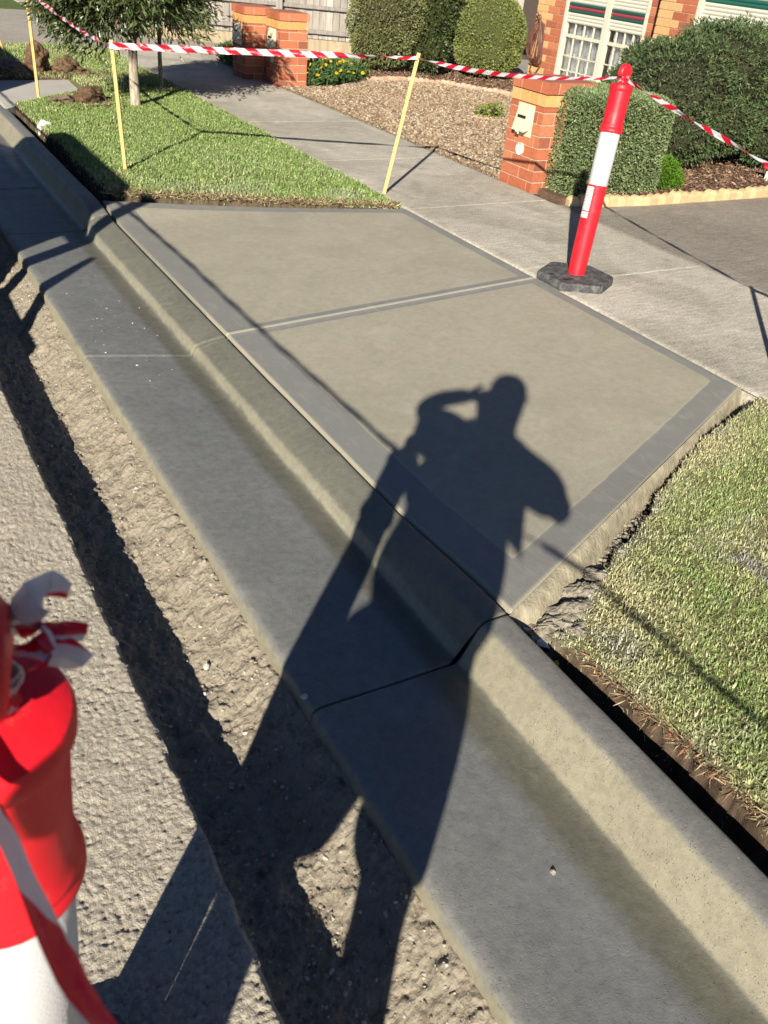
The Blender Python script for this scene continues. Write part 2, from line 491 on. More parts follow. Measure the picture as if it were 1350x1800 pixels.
# ---- trench floor
def trench_z(X, Y):
    d1, i1 = worley(X, Y, .020, 4); d2, _ = worley(X, Y, .009, 5)
    z = -.315 + .014*fbm(X, Y, .25, 4, 1) + .010*fbm(X, Y, .05, 4, 6)
    z = z + .098*sstep(.58, .775, X)+.012*sstep(.70, .78, X)*vn(Y, X, .15, 3) + .03*sstep(.46, .38, X)
    d3, i3 = worley(X+.01*vn(X, Y, .03, 3), Y+.01*vn(X, Y, .03, 6), .045, 9)
    z = z + .008*np.clip(.6-d1, 0, 1)*(i1 > .6) + .006*(.5-d2) + .016*np.clip(.5-d3, 0, 1)*(i3 > .6) - .018*np.clip(d3-.5, 0, 1)*(i3 < .35) + .006*fbm(X, Y, .018, 3, 14)
    # crumbled clumps and a hollow
    z = z + .03*np.clip(fbm(X, Y, .09, 3, 12)-.25, 0, 1)
    return z
ys = [-.5]
while ys[-1] < 7: ys.append(ys[-1] + max(.0045, .0026*(ys[-1]+.8)))
struct(height_grid('trench_floor', np.linspace(.33, .80, 110), np.array(ys), trench_z, M['trench']))
struct(coarse_sheet('trench_floor', .33, .80, 7, 30, -.30, M['trench'], 12, 300, .03, .2))
struct(coarse_sheet('trench_floor', .33, .80, -8, -.5, -.30, M['trench'], 12, 60, .03, .2))

# ---- kerb and gutter
XG = .778
def profile(t):
    """t: 1 = full kerb, 0 = layback. list of (x,z)"""
    pts = [(XG-.012, -.42), (XG-.010, -.30), (XG-.006, -.20), (XG-.003, -.168), (XG+.004, -.156), (XG+.018, -.1515)]
    for x in np.linspace(.82, 1.20, 14): pts.append((x, -.1515-.013*(x-.80)/.4))
    pts += [(1.215, -.1652), (1.228, -.1655), (1.240, -.164), (1.250, -.160)]
    full = [(1.258, -.152), (1.268, -.135), (1.280, -.113), (1.292, -.090), (1.304, -.067), (1.314, -.050), (1.322, -.041), (1.332, -.035), (1.345, -.032), (1.360, -.0305), (1.385, -.030), (1.403, -.0305), (1.412, -.034), (1.418, -.043), (1.420, -.06), (1.421, -.10), (1.422, -.42)]
    low = [(1.256, -.148), (1.262, -.133), (1.268, -.120), (1.276, -.112), (1.290, -.107), (1.308, -.101), (1.326, -.094), (1.340, -.090), (1.355, -.086), (1.370, -.082), (1.385, -.078), (1.400, -.074), (1.410, -.073), (1.416, -.078), (1.419, -.09), (1.421, -.11), (1.422, -.42)]
    for a, b_ in zip(full, low): pts.append((a[0]*t+b_[0]*(1-t), a[1]*t+b_[1]*(1-t)))
    return pts
def kerb_t(y):
    t = 1-sstep(1.45, 2.15, y)
    t = t + sstep(5.62, 6.08, y)
    t = t - sstep(9.2, 9.5, y) + sstep(10.9, 11.2, y)
    return t
def kerb_piece(name, y0, y1, m, step=.012, grooves=()):
    n = max(3, int((y1-y0)/step)); yy = np.linspace(y0, y1, n)
    yy = np.concatenate([[y0], [y0+.004], yy[1:-1], [y1-.004], [y1]])
    rows = []
    for y in yy:
        pr = np.array(profile(float(kerb_t(y))))
        rows.append(np.stack([pr[:, 0], np.full(len(pr), y), pr[:, 1]], -1))
    G = np.array(rows); npf = G.shape[1]
    x, y, z = G[..., 0], G[..., 1], G[..., 2]
    wob = .0012*fbm(y, z*6+x*3, .11, 4, 3) + .004*fbm(y, x*0+1, .9, 2, 8)
    G[..., 0] += wob*(x > .9) + .010*fbm(y, y*0+2, 1.2, 2, 9)*(x < .9) + .003*fbm(y, z*5, .05, 3, 9)*(x < XG+.006)
    G[..., 2] += .0016*fbm(x, y, .10, 3, 5)*(z > -.3) + .0012*fbm(x*2, y, .35, 2, 6)
    rag = (x < XG+.03)*(z > -.2); G[..., 2] -= rag*.004*np.clip(fbm(y, x*3, .04, 3, 15), 0, 1)
    # bullnosed ends: the last few mm dip
    top = z > -.3
    for e, s_ in ((0, 1), (-1, -1)): G[e, :, 2] -= .004*top[e]; 
    for gy, sk, dep in grooves:
        d = (y - (gy + sk*(x-1.0)))
        G[..., 2] -= np.where(z > -.3, dep*np.exp(-(d/.009)**2), 0)
        G[..., 2] += np.where(z > -.3, dep*.35*np.exp(-((np.abs(d)-.02)/.01)**2), 0)
    V = G.reshape(-1, 3); F = grid_faces(len(yy), npf)[:, ::-1]
    # end caps as fans
    k = len(V); c0 = [1.1, y0, -.36]; c1 = [1.1, y1, -.36]
    V = np.concatenate([V, [c0, c1]])
    T = []
    for i in range(npf-1):
        T.append([k, i+1, i]); T.append([k+1, (len(yy)-1)*npf+i, (len(yy)-1)*npf+i+1])
    return mesh_np(name, V, [F, np.array(T)], m, smooth=True)
struct(kerb_piece('kerb', -2.5, 1.422, M['kerb_full'], .010))
struct(kerb_piece('kerb', 1.430, 5.80, M['kerb_low'], .010, grooves=((3.80, -.25, .006),)))
struct(kerb_piece('kerb', 5.8005, 9.3, M['kerb_full'], .02, grooves=((6.9, .1, .005), (7.9, .1, .003))))
struct(kerb_piece('kerb', 9.305, 13.5, M['kerb_full'], .04))
struct(kerb_piece('kerb', 13.51, 40, M['kerb_full'], .5))
struct(kerb_piece('kerb', -20, -2.51, M['kerb_full'], .5))
mb = MB(); mb.box((.80, -3, -.50), (1.40, 14, -.425)); struct(mb.build('soil_under_kerb', M['plain_soil']))

# ---- new crossover slab
P00 = np.array([1.430, 1.425]); P10 = np.array([3.415, 2.262]); P11 = np.array([3.415, 5.31]); P01 = np.array([1.440, 6.02])
J0 = np.array([1.430, 3.73]); J1 = np.array([3.415, 3.815])
def slab():
    us = np.unique(np.concatenate([np.linspace(0, 1, 120), [0, .003, .006, .010, .016]]))
    def vlist(n, a, b_):
        t = list(np.linspace(0, 1, n))
        t += [.002, .004, .007, .011] if a else []
        t += [1-.002, 1-.004, 1-.006, 1-.009, 1-.013] if b_ else []
        return np.unique(t)
    v1 = vlist(110, True, True); v2 = 1+vlist(110, True, True)
    vs = np.unique(np.concatenate([v1, v2]))
    U, Vv = np.meshgrid(us, vs, indexing='ij')
    def L(a, b_, t): return a[None, None, :]*(1-t[..., None]) + b_[None, None, :]*t[..., None]
    near = L(P00, P10, U); mid = L(J0, J1, U); far = L(P01, P11, U)
    tn = np.clip(Vv, 0, 1); tf = np.clip(Vv-1, 0, 1)
    XY = np.where((Vv <= 1)[..., None], near*(1-tn[..., None])+mid*tn[..., None], mid*(1-tf[..., None])+far*tf[..., None])
    X, Y = XY[..., 0], XY[..., 1]
    # signed distances
    def sd(A, B):
        d = (B-A)/np.linalg.norm(B-A); return (X-A[0])*(-d[1])+(Y-A[1])*d[0]
    dn = sd(P00, P10); dj = sd(J0, J1); df = -sd(P01, P11); dl = X-1.43; dr = 3.415-X
    bd = np.minimum.reduce([dl-.165, dr-.085, np.where(dj < 0, dn-.128, 9), np.where(dj < 0, -dj-.062, dj-.062), np.where(dj > 0, df-.10, 9)])
    # surface height
    dip = sstep(1.45, 2.15, Y)*(1-sstep(5.5, 6.05, Y))
    zk = -.031 - .041*dip
    t = np.clip((X-1.43)/1.985, 0, 1)
    Z = zk*(1-t) + .002*t
    Z = Z - .008*np.exp(-(dj/.0075)**2) + .0022*np.exp(-((np.abs(dj)-.016)/.009)**2)
    dmin = np.minimum.reduce([dl, dn, df, dr])
    rr = .010; q = np.clip(rr-dmin, 0, rr); Z = Z - (rr-np.sqrt(np.maximum(rr*rr-q*q, 0)))
    Z = Z + .0012*fbm(X, Y, .5, 3, 2) + .0006*fbm(X, Y, .08, 2, 2)
    edge = np.clip(1-dmin/.018, 0, 1) + .8*np.exp(-(dj/.010)**2)
    V = np.stack([X, Y, Z], -1).reshape(-1, 3); nu, nv = len(us), len(vs)
    F = grid_faces(nu, nv)
    bdv = bd.ravel(); ev = np.clip(edge.ravel(), 0, 1)
    # sides
    ring = [i*nv for i in range(nu)] + [(nu-1)*nv+j for j in range(1, nv)] + [i*nv+nv-1 for i in range(nu-2, -1, -1)] + [j for j in range(nv-2, 0, -1)]
    lo = V[ring].copy(); lo[:, 2] = -.45; k = len(V); V = np.concatenate([V, lo]); n = len(ring)
    S4 = np.array([[ring[i], k+i, k+(i+1) % n, ring[(i+1) % n]] for i in range(n)])
    return mesh_np('driveway_crossover', V, [F, S4], M['slab'], smooth=True, attrs={'bd': np.concatenate([bdv, np.full(n, 1.)]), 'edge': np.concatenate([ev, np.full(n, 1.)])})
so = slab(); so.data.set_sharp_from_angle(angle=R(50)); struct(so)
# rough poured skirt along the near edge of the slab
def skirt():
    n = 260; k = 16
    t = np.linspace(-.01, 1.0, n); q = np.linspace(0, 1, k)
    T, Q = np.meshgrid(t, q, indexing='ij')
    dirv = (P10-P00)/np.linalg.norm(P10-P00); nrm = np.array([dirv[1], -dirv[0]])
    wdt = .022 + .030*np.clip(vn(T*14, T*0, 1.1, 3), 0, 1) + .055*np.exp(-((T-.12)/.16)**2)
    wdt = wdt*sstep(-.02, .05, T)
    x = P00[0]+(P10[0]-P00[0])*T + nrm[0]*wdt*Q; y = P00[1]+(P10[1]-P00[1])*T + nrm[1]*wdt*Q
    ztop = -.038+.033*T
    z = ztop - .010*Q - .10*Q**1.7 + .006*fbm(x, y, .05, 4, 3)*sstep(0, .3, Q) + .010*fbm(x, y, .02, 3, 6)*sstep(.4, 1, Q)
    z[:, -1] = -.42
    V = np.stack([x, y, z], -1).reshape(-1, 3)
    return mesh_np('driveway_crossover_skirt', V, grid_faces(n, k)[:, ::-1], simple('rough poured concrete', (.30, .265, .185), .9, .2, 18, .3, 70, .005), smooth=True)
struct(skirt())

# ---- footpath with tooled joints
def footpath(y0, y1, joints, step, name='footpath'):
    xs = np.concatenate([[3.4205, 3.423, 3.428], np.linspace(3.44, 4.70, 40), [4.722, 4.727, 4.730]])
    base = list(np.arange(y0, y1, step)) + [y1]
    for j in joints: base += [j-.03, j-.02, j-.012, j-.006, j, j+.006, j+.012, j+.02, j+.03]
    yy = np.unique([b for b in base if y0 <= b <= y1])
    def z(X, Y):
        Z = .003*fbm(X, Y, .8, 3, 4)
        for j in joints: Z = Z - .006*np.exp(-((Y-j)/.0045)**2)
        Z = Z - .010*sstep(3.435, 3.420, X)-.010*sstep(4.715, 4.73, X)
        return Z
    o = height_grid(name, xs, yy, z, M['path'])
    mb = MB(); mb.box((3.4215, y0, -.3), (4.729, y1, -.018)); b_ = mb.build(name+'_side', M['path']); 
    return o, b_
for o in footpath(-6, 13.5, [-2.7, -1.1, .5, 2.10, 3.70, 5.31, 6.78, 8.40, 10.0, 11.6, 13.1], .05): struct(o)
for o in footpath(18.1, 40, [], .5): struct(o)

# ---- verge lawns (heightfield that drops into the excavated edges)
def inside_near(X, Y):
    """approx signed distance (m) into the near lawn"""
    e1 = X - np.interp(Y, [.0, .55, .85, 1.18, 1.35], [1.60, 1.575, 1.565, 1.54, 1.51])
    # slab-side line through measured points
    xs_ = np.array([1.40, 1.585, 1.70, 1.925, 2.31, 2.42, 2.82, 3.28, 3.42, 3.6]); ys_ = np.array([1.30, 1.375, 1.44, 1.55, 1.74, 1.82, 2.01, 2.15, 2.20, 2.25])
    e2 = (np.interp(X, xs_, ys_) - Y)*.9 - .012 - .012*vn(X, X*0, .12, 5)
    d = np.minimum(e1, e2) + .020*fbm(X, Y, .12, 4, 4) + .010*fbm(X, Y, .03, 3, 6)
    return d
def inside_far(X, Y):
    e1 = X - (1.50 + .05*np.exp(-((Y-5.9)/.25)**2) + .03*np.clip(vn(Y, Y*0, .5, 3)-.3, 0, 1))
    e2 = Y - (np.interp(X, [1.44, 3.42], [6.06, 5.335]) + .03)
    # other crossover slab cut-out
    xs_ = np.array([1.3, 1.55, 1.95, 2.34]); e3 = np.where(Y < 10.4, np.interp(X, xs_, [9.25, 9.42, 9.75, 10.1]) - Y, 99)
    cut = np.where(X < 2.36, np.minimum(np.abs(99), e3), 99)
    cut = np.where((X < 2.36) & (Y > 10.3), Y-10.86, cut)
    d = np.minimum(np.minimum(e1, e2), cut)
    return d + .02*fbm(X, Y, .15, 4, 2) + .010*fbm(X, Y, .04, 3, 7)
def lawn_z(ins, base):
    def f(X, Y):
        d = ins(X, Y)
        t = sstep(-.006, .012, d)
        z = base + .012*fbm(X, Y, .35, 3, 5) + .006*fbm(X, Y, .05, 3, 8)
        z = z - .015*(1-sstep(0, .06, d))
        if ins is inside_near: z = z - .078*np.clip((3.42-X)/1.9, 0, 1)
        lo = -.33 + .03*fbm(X, Y, .1, 4, 9)
        return lo*(1-t) + z*t
    return f
def lawn_col(ins):
    def f(X, Y, Z):
        d = ins(X, Y)
        g = np.clip(vn(X, Y, .25, 4), 0, 1)[..., None]
        turf = np.array([.11, .11, .045])*(1-g) + np.array([.17, .15, .075])*g
        soil = np.array([.085, .060, .042]) * (.45+1.1*vn(X*1.3, Y*1.3+Z*2, .018, 2))[..., None]
        ash = np.array([.27, .25, .21])
        k = sstep(.01, .05, d)[..., None]
        c = soil*(1-k)+turf*k
        return c
    return f
def near_col(X, Y, Z):
    c = lawn_col(inside_near)(X, Y, Z)
    # grey fines spilled beside the slab
    xs_ = np.array([1.585, 1.925, 2.31, 2.82, 3.28]); ys_ = np.array([1.375, 1.55, 1.74, 2.01, 2.15])
    dd = np.interp(X, xs_, ys_)-Y
    k = (sstep(.10, .02, dd)*sstep(.3, .6, vn(X, Y, .08, 5)+.25) * (X > 1.5))[..., None]
    return c*(1-k)+np.array([.30, .27, .21])*k*(.7+.5*vn(X, Y, .012, 3))[..., None]
struct(height_grid('verge', np.linspace(1.424, 3.419, 190), np.concatenate([np.arange(-1.6, 0, .03), np.arange(0, 2.30, .011)]), lawn_z(inside_near, -.004), M['soil_col'], col=near_col))
struct(height_grid('verge', np.linspace(1.424, 3.419, 120), np.arange(5.2, 10.0, .018), lawn_z(inside_far, -.002), M['soil_col'], col=lawn_col(inside_far)))
struct(height_grid('verge', np.linspace(1.424, 3.419, 60), np.arange(9.98, 13.5, .03), lawn_z(inside_far, -.004), M['soil_col'], col=lawn_col(inside_far)))
struct(coarse_sheet('verge', 1.424, 3.419, -30, -1.6, -.01, simple('turf', (.10, .13, .04), .9, .1, 8, .3), 2, 2))
struct(coarse_sheet('verge', 1.424, 3.419, 18.1, 40, -.01, simple('turf', (.10, .13, .04), .9, .1, 8, .3), 2, 2))
# the neighbouring new crossover, its driveway
def poly_slab(name, pts, ztop, zbot, m, col=(1, 1, 1)):
    bm = bmesh.new()
    vs_ = [bm.verts.new((p[0], p[1], p[2] if len(p) > 2 else ztop)) for p in pts]; f = bm.faces.new(vs_)
    r_ = bmesh.ops.extrude_face_region(bm, geom=[f])
    for v in [g for g in r_['geom'] if isinstance(g, bmesh.types.BMVert)]: v.co.z = zbot
    bmesh.ops.recalc_face_normals(bm, faces=bm.faces)
    me = bpy.data.meshes.new(name); bm.to_mesh(me); bm.free(); me.materials.append(m)
    return new_obj(name, me)
struct(poly_slab('neighbour_crossover', [(1.43, 9.33, -.05), (1.90, 9.80, -.03), (2.30, 10.15, -.02), (2.33, 10.82, -.02), (1.43, 10.82, -.04)], 0, -.4, simple('pale new concrete', (.43, .41, .37), .7, .3, 2, .08, 60, .001)))
struct(poly_slab('neighbour_driveway', [(1.43, 13.55), (3.42, 13.52), (4.73, 13.52), (9, 14), (9, 18), (1.43, 18)], -.004, -.4, M['nbr_drive']))
# private side of the footpath
mb = MB(); mb.box((4.732, -6, -.4), (16, 24, -.020)); struct(mb.build('garden_soil', M['plain_soil']))
struct(poly_slab('paved_yard', [(4.732, 11.2), (9.6, 10.6), (12, 13), (4.74, 19)], -.010, -.1, M['nbr_drive']))
struct(poly_slab('driveway', [(4.732, -5), (12, -5), (12, 4.88), (7.1, 5.02), (5.5, 5.02), (4.98, 5.08), (4.732, 5.20)], -.003, -.2, M['drive']))

# ================================================================== VEGETATION HELPERS
def rnd_unit(n):
    v = rs.normal(size=(n, 3)); return v/np.linalg.norm(v, axis=1)[:, None]
def leaves(P, N, size, aspect, cols, spread=.8, droop=0, bend=.15):
    """one folded diamond leaf (2 tris each side) per point; P (n,3) N outward (n,3)"""
    n = len(P)
    ax = N + spread*rnd_unit(n); ax[:, 2] -= droop
    ax /= np.linalg.norm(ax, axis=1)[:, None]
    sd = np.cross(ax, rnd_unit(n)); sd /= np.linalg.norm(sd, axis=1)[:, None]
    up_ = np.cross(sd, ax)
    s = size*(.6+.8*rs.rand(n))[:, None]; wd = s*aspect
    a = P; tip = P + ax*s - up_*s*bend
    m = P + ax*s*.5
    l = m + sd*wd*.5 + up_*wd*.12; r = m - sd*wd*.5 + up_*wd*.12
    V = np.stack([a, l, tip, r], 1).reshape(-1, 3)
    F = np.arange(n*4).reshape(n, 4)
    c = np.repeat(cols, 4, 0)
    return V, F, c
def pick_cols(n, palette, weights, jit=.18):
    pal = np.array(palette); i = rs.choice(len(pal), n, p=np.array(weights)/sum(weights))
    return pal[i]*(1+jit*(rs.rand(n, 1)*2-1))*(1+.06*(rs.rand(n, 3)*2-1))
def lobes_cloud(lobes, n, jitter=.06, clump=.12, seed=0):
    """points near the surface of a union of ellipsoids; lobes (cx,cy,cz,rx,ry,rz)"""
    L = np.array(lobes, float); area = (L[:, 3]*L[:, 4]*L[:, 5])**(2/3); k = rs.choice(len(L), int(n*1.6), p=area/area.sum())
    u = rnd_unit(len(k)); c = L[k, :3]; r = L[k, 3:]
    bumps = 1 + clump*fbm(u[:, 0]*2+k*3.1, u[:, 1]*2+u[:, 2]*2.3, .45, 3, seed) 
    dep = 1-jitter*np.abs(rs.normal(size=len(k)))
    P = c + u*r*(bumps*dep)[:, None]
    N = u/r; N /= np.linalg.norm(N, axis=1)[:, None]
    ok = np.ones(len(k), bool)
    for j in range(len(L)):
        q = (P-L[j, :3])/L[j, 3:]
        ok &= (np.linalg.norm(q, axis=1) > .80) | (k == j)
    return P[ok][:n], N[ok][:n]
def core_mesh(name, lobes, m, parent, k=.86, seed=0):  # solid dark core, added inside the leaf cloud to make it opaque
    bm = bmesh.new()
    for (cx, cy, cz, rx, ry, rz) in lobes:
        r_ = bmesh.ops.create_icosphere(bm, subdivisions=3, radius=1)
        for v in r_['verts']:
            d = 1 + .12*math.sin(v.co.x*7+seed)*math.cos(v.co.y*6+v.co.z*5)
            v.co = Vector((cx+v.co.x*rx*k*d, cy+v.co.y*ry*k*d, cz+v.co.z*rz*k*d))
    me = bpy.data.meshes.new(name); bm.to_mesh(me); bm.free(); me.materials.append(m)
    return new_obj(name, me, parent)
def stems(parent, base, tops, r0, name='stem', m=None):
    mb = MB()
    for t in tops:
        b = Vector(base); t = Vector(t); mid = (b+t)/2+Vector((random.uniform(-.04, .04), random.uniform(-.04, .04), .02))
        mb.tube([b, mid, t], [r0, r0*.7, r0*.3], 6)
    return mb.build(name, m or M['bark'], parent, smooth=True)
def bush(name, label, lobes, n, size, aspect, pal, wts, mat_=None, base=None, spread=.8, jitter=.06, clump=.12, core=.86, corecol=(.045, .05, .022), seed=0, cat='shrub', group=None, r0=.02, gaps=0):
    bx = base or (lobes[0][0], lobes[0][1], 0)
    o = empty(name, bx, 0, label, cat, group)
    P, N = lobes_cloud(lobes, n, jitter, clump, seed)
    if gaps:
        g = fbm(P[:, 0]+P[:, 2]*.7, P[:, 1]+P[:, 2]*.9, .16, 3, seed+3); keep = g > -1+gaps; P, N = P[keep], N[keep]
    cols = pick_cols(len(P), pal, wts)
    V, F, c = leaves(P, N, size, aspect, cols, spread)
    V = V - np.array(bx)
    lobes2 = [(a-bx[0], b-bx[1], c_-bx[2], d, e, f) for a, b, c_, d, e, f in lobes]
    mesh_np('foliage', V, F, mat_ or M['leaf'], c, o)
    core_mesh('filler_core', lobes2, simple(name+' filler core', corecol, .95, .05, 60, .5, 120, .01), o, core, seed)
    stems(o, (0, 0, -.03), [(l[0]+random.uniform(-.1, .1), l[1]+random.uniform(-.1, .1), max(.05, l[2])) for l in lobes2], r0)
    return o

# ================================================================== HOUSE SIDE
def brick_wall(mb, org, du, dn, width, height, bl=.23, bh=.076, mo=.010, depth=.02, palette=None, quoin=None, z0=0, skip=None, start=0):
    """bricks proud of a mortar sheet; org corner (x,y), du unit along, dn outward normal"""
    du = np.array(du, float); dn = np.array(dn, float); org = np.array(org, float)
    rows = int(math.ceil(height/(bh+mo)))
    for r_ in range(rows):
        off = -(bl+mo)/2 if (r_+start) % 2 else 0
        u = off
        while u < width:
            a = max(u, 0); b = min(u+bl, width)
            if b-a > .02:
                zb = z0+r_*(bh+mo); zt = min(zb+bh, z0+height)
                if zt-zb > .01 and not (skip and skip(a, b, zb, zt)):
                    base = quoin(r_, a, b, width) if quoin else None
                    if base is None: base = palette[rs.choice(len(palette))]
                    c = np.array(base)*(.92+.16*rs.rand())
                    j = .0015*rs.rand()
                    p = [org+du*a, org+du*b]
                    o1 = dn*(.003+j); o0 = -dn*.01
                    V = []
                    for zz in (zb, zt):
                        for q in (p[0]+o0, p[1]+o0, p[1]+o1, p[0]+o1): V.append((q[0], q[1], zz))
                    mb.add(V, [[0, 3, 2, 1], [4, 5, 6, 7], [0, 1, 5, 4], [1, 2, 6, 5], [2, 3, 7, 6], [3, 0, 4, 7]], None, c)
            u += bl+mo
BR = [(.40, .125, .062), (.43, .14, .070), (.36, .11, .056), (.45, .165, .085), (.30, .10, .06), (.40, .13, .07)]
CREAM = (.60, .31, .115)
MORTAR = (.50, .40, .28)
M['cream'] = simple('cream painted metal', (.56, .52, .38), .45, .4, 12, .06)
M['black'] = simple('dark slot', (.012, .012, .012), .6)
M['white'] = simple('white enamel', (.62, .60, .54), .4, .4, 10, .06)

def pillar(name, label, x0, y0, w_, d_, h, group, number, tube, rot=0):
    """street face is the -x side; (x0,y0) is its near corner; w_ along y, d_ along x"""
    o = empty(name, (x0+d_/2, y0+w_/2, 0), rot, label, 'mailbox pillar', group)
    X0, X1, Y0, Y1 = -d_/2, d_/2, -w_/2, w_/2
    zc = h-.172
    def faces(mb, za, ht, pal, bl=.23, bh=.076, grow=0, start=0):
        g = grow
        mb.box((X0-g+.002, Y0-g+.002, za), (X1+g-.002, Y1+g-.002, za+ht), MORTAR)
        brick_wall(mb, (X0-g, Y1+g), (0, -1), (-1, 0), w_+2*g, ht, bl, bh, palette=pal, z0=za, start=start)
        brick_wall(mb, (X0-g, Y0-g), (1, 0), (0, -1), d_+2*g, ht, bl, bh, palette=pal, z0=za, start=start)
        brick_wall(mb, (X1+g, Y0-g), (0, 1), (1, 0), w_+2*g, ht, bl, bh, palette=pal, z0=za, start=start)
        brick_wall(mb, (X1+g, Y1+g), (-1, 0), (0, 1), d_+2*g, ht, bl, bh, palette=pal, z0=za, start=start)
    mb = MB(); faces(mb, -.1, zc+.1-.005, BR); mb.build('shaft', M['brick'], o)
    mb = MB(); faces(mb, zc, .081, [CREAM, (.57, .29, .10), (.63, .34, .14)], .105, .081, .002, 0); mb.build('cream_course', M['brick'], o)
    mb = MB(); faces(mb, zc+.089, .078, BR, .23, .078, .006, 1)
    mb.box((X0-.004, Y0-.004, h-.006), (X1+.004, Y1+.004, h), (.33, .13, .085)); mb.build('cap', M['brick'], o)
    # letterbox on the street face
    zb = zc-.245
    mb = MB()
    mb.box((X0-.010, -.105, zb), (X0-.004, .105, zb+.235)); mb.build('letterbox_plate', M['cream'], o, bevel=.003)
    bxm = MB()
    Vb = [(X0-.010, -.075, zb+.05), (X0-.010, .085, zb+.05), (X0-.010, .085, zb+.215), (X0-.010, -.075, zb+.215),
          (X0-.062, -.075, zb+.035), (X0-.062, .085, zb+.035), (X0-.022, .085, zb+.205), (X0-.022, -.075, zb+.205)]
    bxm.add(Vb, [[0, 1, 2, 3], [4, 7, 6, 5], [0, 4, 5, 1], [3, 2, 6, 7], [0, 3, 7, 4], [1, 5, 6, 2]])
    hood = bxm.build('letterbox_hood', M['cream'], o, bevel=.004)
    mb = MB()
    def onhood(f, yy, off=.0035):
        x = (X0-.062)*(1-f)+(X0-.022)*f; z = (zb+.035)*(1-f)+(zb+.205)*f; return (x-off, yy, z+off*.2)
    q = [onhood(.56, -.045), onhood(.56, .055), onhood(.68, .055), onhood(.68, -.045)]
    q2 = [onhood(.56, -.045, .0005), onhood(.56, .055, .0005), onhood(.68, .055, .0005), onhood(.68, -.045, .0005)]
    mb.add(q+q2, [[0, 1, 2, 3], [4, 7, 6, 5], [0, 4, 5, 1], [1, 5, 6, 2], [2, 6, 7, 3], [3, 7, 4, 0]]); mb.build('slot', M['black'], hood)
    mb = MB(); mb.tube([(X0-.058, .005, zb+.05), (X0-.075, .005, zb+.03)], .010, 10); mb.tube([(X0-.05, .005, zb+.035), (X0-.05, .005, zb+.012)], .006, 8); mb.build('lock', M['cream'], hood)
    if tube:
        mb = MB(); zt = zb-.10
        P = []
        mb.tube([(X0+.01, 0, zt), (X0-.014, 0, zt)], .048, 24, cap=False)
        mb.tube([(X0-.014, 0, zt), (X0+.01, 0, zt)], .042, 24, cap=False)
        n = 24; V = [(X0-.014, .048*math.cos(2*math.pi*i/n), zt+.048*math.sin(2*math.pi*i/n)) for i in range(n)] + [(X0-.014, .042*math.cos(2*math.pi*i/n), zt+.042*math.sin(2*math.pi*i/n)) for i in range(n)]
        mb.add(V, [[i, (i+1) % n, n+(i+1) % n, n+i] for i in range(n)])
        mb.tube([(X0-.002, 0, zt), (X0-.0045, 0, zt)], .043, 24)
        mb.build('newspaper_tube', M['white'], o, smooth=True)
    else:
        mb = MB(); mb.box((X0-.013, -.03, zb-.125), (X0-.004, .035, zb-.03)); mb.build('number_plate', M['white'], o, bevel=.002)
    return o
pillar('mailbox_pillar', 'red brick mailbox pillar with a cream course and round newspaper tube, beside the clipped hedge', 4.745, 5.57, .42, .47, .80, None, None, True)
p = pillar('mailbox_pillar', 'nearer of the two joined red brick mailbox pillars beside the yellow daisies', 4.70, 10.42, .40, .36, .78, 'joined brick mailbox pillars', None, False)
p2 = p.copy(); C.objects.link(p2)
for ch in list(p.children):
    c_ = ch.copy(); C.objects.link(c_); c_.parent = p2
    for g_ in ch.children:
        d_ = g_.copy(); C.objects.link(d_); d_.parent = c_
p2.location = (4.66, 11.14, 0); p2['label'] = 'farther of the two joined red brick mailbox pillars, next to the sparse flowers'

# --- the brick house: front wall X=9, projecting bay X=8.8
house = empty('brick_house', (9, 8.5, 0), 0, 'red brick house with cream quoins, striped roller shutters and a curtained window', 'house')
def hp(v): return v
def loc(V): return np.array(V)-np.array([9, 8.5, 0])
mb = MB()
WY0, WY1, WZ0, WZ1 = 8.92, 10.50, .10, 2.10     # window opening
mb.box((.004, 11.10-8.5-2.52, -.2), (.30, 2.60, WZ0), MORTAR)          # below sill: y 8.58..11.10
mb.box((.004, 10.50-8.5, WZ0), (.30, 2.60, 2.6), MORTAR)
mb.box((.004, .08, WZ0), (.30, .42, 2.6), MORTAR)
mb.box((.004, .42, WZ1), (.30, 2.0, 2.6), MORTAR)
def quo(left):
    def f(r_, a, b, width):
        n = .24 if (r_//1) % 2 else .12
        if a < n+.0: return (.58, .34, .15)
        return None
    return f
skipw = lambda a, b, z0, z1: (11.10-b) < WY1 and (11.10-a) > WY0 and z1 > WZ0 and z0 < WZ1
# left jamb, with exact cuts beside the window
brick_wall(mb, (0, 2.60), (0, -1), (-1, 0), .595, 2.7, palette=BR, quoin=quo(1), z0=-.1)
brick_wall(mb, (0, .42), (0, -1), (-1, 0), .34, 2.7, palette=BR, z0=-.1)
brick_wall(mb, (0, 2.0), (0, -1), (-1, 0), 1.58, .19, palette=BR, z0=-.1)
brick_wall(mb, (0, 2.0), (0, -1), (-1, 0), 1.58, .5, palette=BR, z0=2.11)
